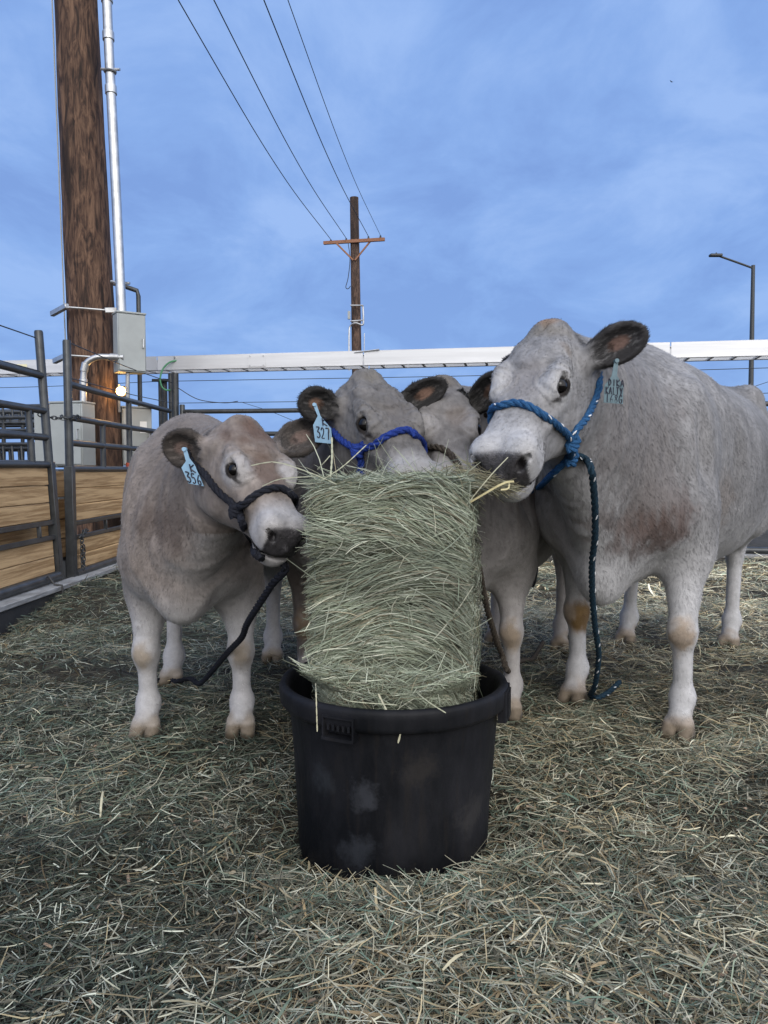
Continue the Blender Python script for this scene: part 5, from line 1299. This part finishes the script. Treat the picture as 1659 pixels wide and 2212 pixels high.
for (v, lb) in ((153, 'upper pipe clamp holding the tall conduit off the big pole'), (612, 'lower pipe clamp holding the tall conduit off the big pole')):
    u0 = 219 if v < 300 else 240; a = P(u0, v - 4, 7.85 if v < 300 else 7.72); mb = MB(); mb.tube([a, a + A_([.10, -.03, -.02]), a + A_([.20, -.05, -.03])], .014, 8)
    c = P(238 if v < 300 else 259, v + 2, 7.8 if v < 300 else 7.65); t = np.linspace(0, 2 * np.pi, 18); mb.tube(c + np.stack([.052 * np.cos(t), .052 * np.sin(t), 0 * t], 1), .012, 6, cap=False)
    tag(mb.build('pipe_clamp', M['galv']), lb, 'clamp')
# lamp glowing beside the pole
lm = bpy.data.materials.new('lamp_glow'); lm.use_nodes = True; b = lm.node_tree.nodes['Principled BSDF']
b.inputs['Base Color'].default_value = (1, .7, .3, 1); b.inputs['Emission Color'].default_value = (1.0, .56, .16, 1); b.inputs['Emission Strength'].default_value = 26
lp_ = P(261, 845, 7.85); root = thing('pole_lamp', 'small glowing orange lamp on the right side of the big pole', 'lamp', tuple(lp_))
mb = MB(); th = np.linspace(0, np.pi, 13); mb.lathe([(max(1e-4, .046 * math.sin(t)), .046 * math.cos(t)) for t in th], (0, 0, 0), 20); mb.build('bulb', lm, root)
mb = MB(); mb.box((-.01, .05, 0), (.10, .04, .11), None, .01); mb.build('housing', M['lamp'], root)
pl = bpy.data.lights.new('lamp_light', 'POINT'); pl.energy = 1.5; pl.color = (1, .55, .18); pl.shadow_soft_size = .04
plo = bpy.data.objects.new('lamp_light', pl); COL.objects.link(plo); plo.parent = root; plo.location = (0, -.10, 0)

# ------------------------------------------------------------------ far pole, overhead lines, street lamp, bird, panel stacks
FD = 30.0; fb = P(771, 800, FD); ft = P(765, 427, FD)
root = thing('utility_pole', 'distant timber utility pole with a short reddish crossarm', 'utility pole', (fb[0], FD, 0))
mb = MB(); ax_ = (ft - fb) / (ft[2] - fb[2]); zz = np.linspace(-.2, ft[2], 30); pth = A_([fb + ax_ * (z - fb[2]) - A_([fb[0], FD, 0]) for z in zz]); mb.tube(pth, np.linspace(.215, .165, 30), 18); mb.build('timber', M['pole2'], root)
za = P(765, 521, FD)[2]; rel = lambda u, v, dd=0: P(u, v, FD + dd) - A_([fb[0], FD, 0])
mb = MB(); bar(mb, rel(699, 525, .05), rel(831, 517, -.42), .10, .12); mb.build('crossarm', M['rust'], root)
mb = MB(); bar(mb, rel(727, 526, -.22), rel(763, 562, -.22), .05, .06); bar(mb, rel(801, 520, -.28), rel(767, 562, -.22), .05, .06); mb.build('brace', M['rust'], root)
ends = [(715, 521, .0), (748, 518, -.1), (796, 514, -.25), (822, 512, -.35)]
for u, v, dd in ends:
    mb = MB(); c = rel(u, v, dd); mb.lathe([(.012, -.09), (.03, -.06), (.045, -.02), (.03, .02), (.04, .04), (.01, .06)], c, 10); mb.build('insulator', M['lamp'], root)
mb = MB(); mb.tube(smooth_path([rel(752, 524, -.2), rel(756, 560, -.2), rel(752, 600, -.2), rel(747, 620, -.2), rel(752, 624, -.2), rel(757, 618, -.2)], 40), .016, 6); mb.build('hanging_cable', M['wire'], root)
mb = MB(); mb.tube(smooth_path([rel(784, 662, -.3), rel(785, 690, -.3), rel(783, 702, -.3), rel(768, 698, -.35), rel(757, 704, -.3), rel(754, 722, -.3), rel(754, 800, -.3)], 60), .035, 8); mb.build('riser_conduit', M['galv'], root)
mb = MB(); mb.tube([rel(757, 660, -.3), rel(785, 660, -.3)], .03, 6); mb.tube([rel(757, 694, -.3), rel(785, 692, -.3)], .03, 6); mb.tube([rel(787, 720, -.2), rel(786, 800, -.2)], .02, 6); mb.build('bracket', M['galv'], root)
mb = MB(); mb.box(rel(754, 681, -.3), (.10, .1, .30)); mb.build('switch_box', M['box'], root)
G2 = 'overhead power lines'
tops = [(385, 0), (462, 0), (570, 0), (622, 0)]
nm_ = ['leftmost overhead line', 'second overhead line from the left', 'third overhead line, crossing the distant pole top,', 'rightmost overhead line']
for (u, v, dd), (tu, tv), lb in zip(ends, tops, nm_):
    a = P(u, v - 3, FD + dd); m_ = P(tu, tv, 14.8); e_ = m_ + (m_ - a) * 1.1; e_[2] = m_[2] + 1.1
    mid = (a + m_) / 2; mid[2] -= .32
    o = tube_thing('power_line', lb + ' running from the crossarm to the upper left', 'power line', smooth_path([a, mid, m_, e_], 80), .0125 if lb != nm_[3] else .009, M['wire'], G2, 6)
sl = P(1624, 835, 27); root = thing('street_lamp', 'unlit street lamp with a long thin arm beyond the pen at the right', 'street lamp', (sl[0], 27, 0)); so_ = A_([sl[0], 27, 0])
mb = MB(); tp = P(1627, 573, 27) - so_; mb.tube([(0, 0, -.1), (tp[0] * .5, 0, tp[2] * .5), tp], [.10, .085, .062], 12); mb.build('pole', M['lamp'], root)
mb = MB(); mb.tube(smooth_path([tp - A_([0, 0, .10]), P(1590, 566, 27) - so_, P(1556, 554, 27) - so_], 20), .038, 8); mb.build('arm', M['lamp'], root)
mb = MB(); hd = P(1546, 551.5, 27) - so_; mb.box(hd, (.42, .20, .085), None, .03); mb.tube([hd + A_([.02, 0, .03]), hd + A_([.02, 0, .09])], .025, 8); mb.build('lamp_head', M['lamp'], root)
wire('faint wire running up to the right from the street lamp pole', [P(1600, 843, 28), P(1625, 836, 28), P(1720, 805, 28)], .012, G1)
bp_ = P(1451, 177, 60); V = A_([(-.22, 0, .07), (-.10, .05, .02), (-.10, -.05, .02), (0, .09, 0), (0, -.09, 0), (.10, .05, .03), (.10, -.05, .03), (.20, 0, .10), (0, 0, .035), (0, 0, -.035)])
mb = MB(); mb.add(V, [[0, 1, 8, 2], [1, 3, 8], [2, 8, 4], [3, 5, 8], [4, 8, 6], [5, 7, 6, 8], [0, 2, 9, 1], [1, 9, 3], [2, 4, 9], [3, 9, 5], [4, 6, 9], [5, 9, 6, 7]])
o = mb.build('bird', M['bird']); o.location = tuple(bp_); o.rotation_euler = (.3, .15, .4); tag(o, 'tiny dark bird flying high at the right of the sky', 'bird')
# stacked spare panels beyond the left fence
def spare():
    root = thing('spare_panel', 'spare pipe panel stacked', 'fence panel', (0, 0, 0), 0, 'spare pipe panels stacked outside the pen')
    for z in (.75, 1.05, 1.30, 1.50, 1.68, 1.84):
        mb = MB(); mb.tube([(-1.6, 0, z), (1.6, 0, z)], .028, 8); mb.build('rail', M['pipe'], root)
    for x in (-1.6, -.5, .62, 1.6):
        mb = MB(); mb.tube([(x, 0, 0), (x, 0, 1.86)], .03, 8); mb.build('post', M['pipe'], root)
    for x in np.arange(-1.45, 1.5, .145):
        mb = MB(); mb.tube([(x, 0, 1.68), (x - .02, 0, 1.84)], .016, 6); mb.build('slat', M['pipe'], root)
        mb = MB(); mb.tube([(x, 0, 1.05), (x - .02, 0, 1.30)], .016, 6); mb.build('slat', M['pipe'], root)
    return root
sp0 = spare()
def copy_tree(o, parent=None):
    c = o.copy(); COL.objects.link(c)
    if parent: c.parent = parent; c.matrix_parent_inverse = o.matrix_parent_inverse.copy()
    for ch in list(o.children): copy_tree(ch, c)
    return c
slab = ['frontmost spare pipe panel in the stack outside the left fence', 'second spare pipe panel in the stack outside the left fence', 'third spare pipe panel in the stack outside the left fence', 'rearmost spare pipe panel in the stack outside the left fence']
for k in range(4):
    o = sp0 if k == 0 else copy_tree(sp0); o["label"] = slab[k]
    o.location = (-6.3 + .07 * k - .04 * (k % 2), 11.2 + .30 * k, -.05 * (k % 2)); o.rotation_euler = (math.radians(-2 - k), 0, math.radians(-10 + 5 * (k % 3)))
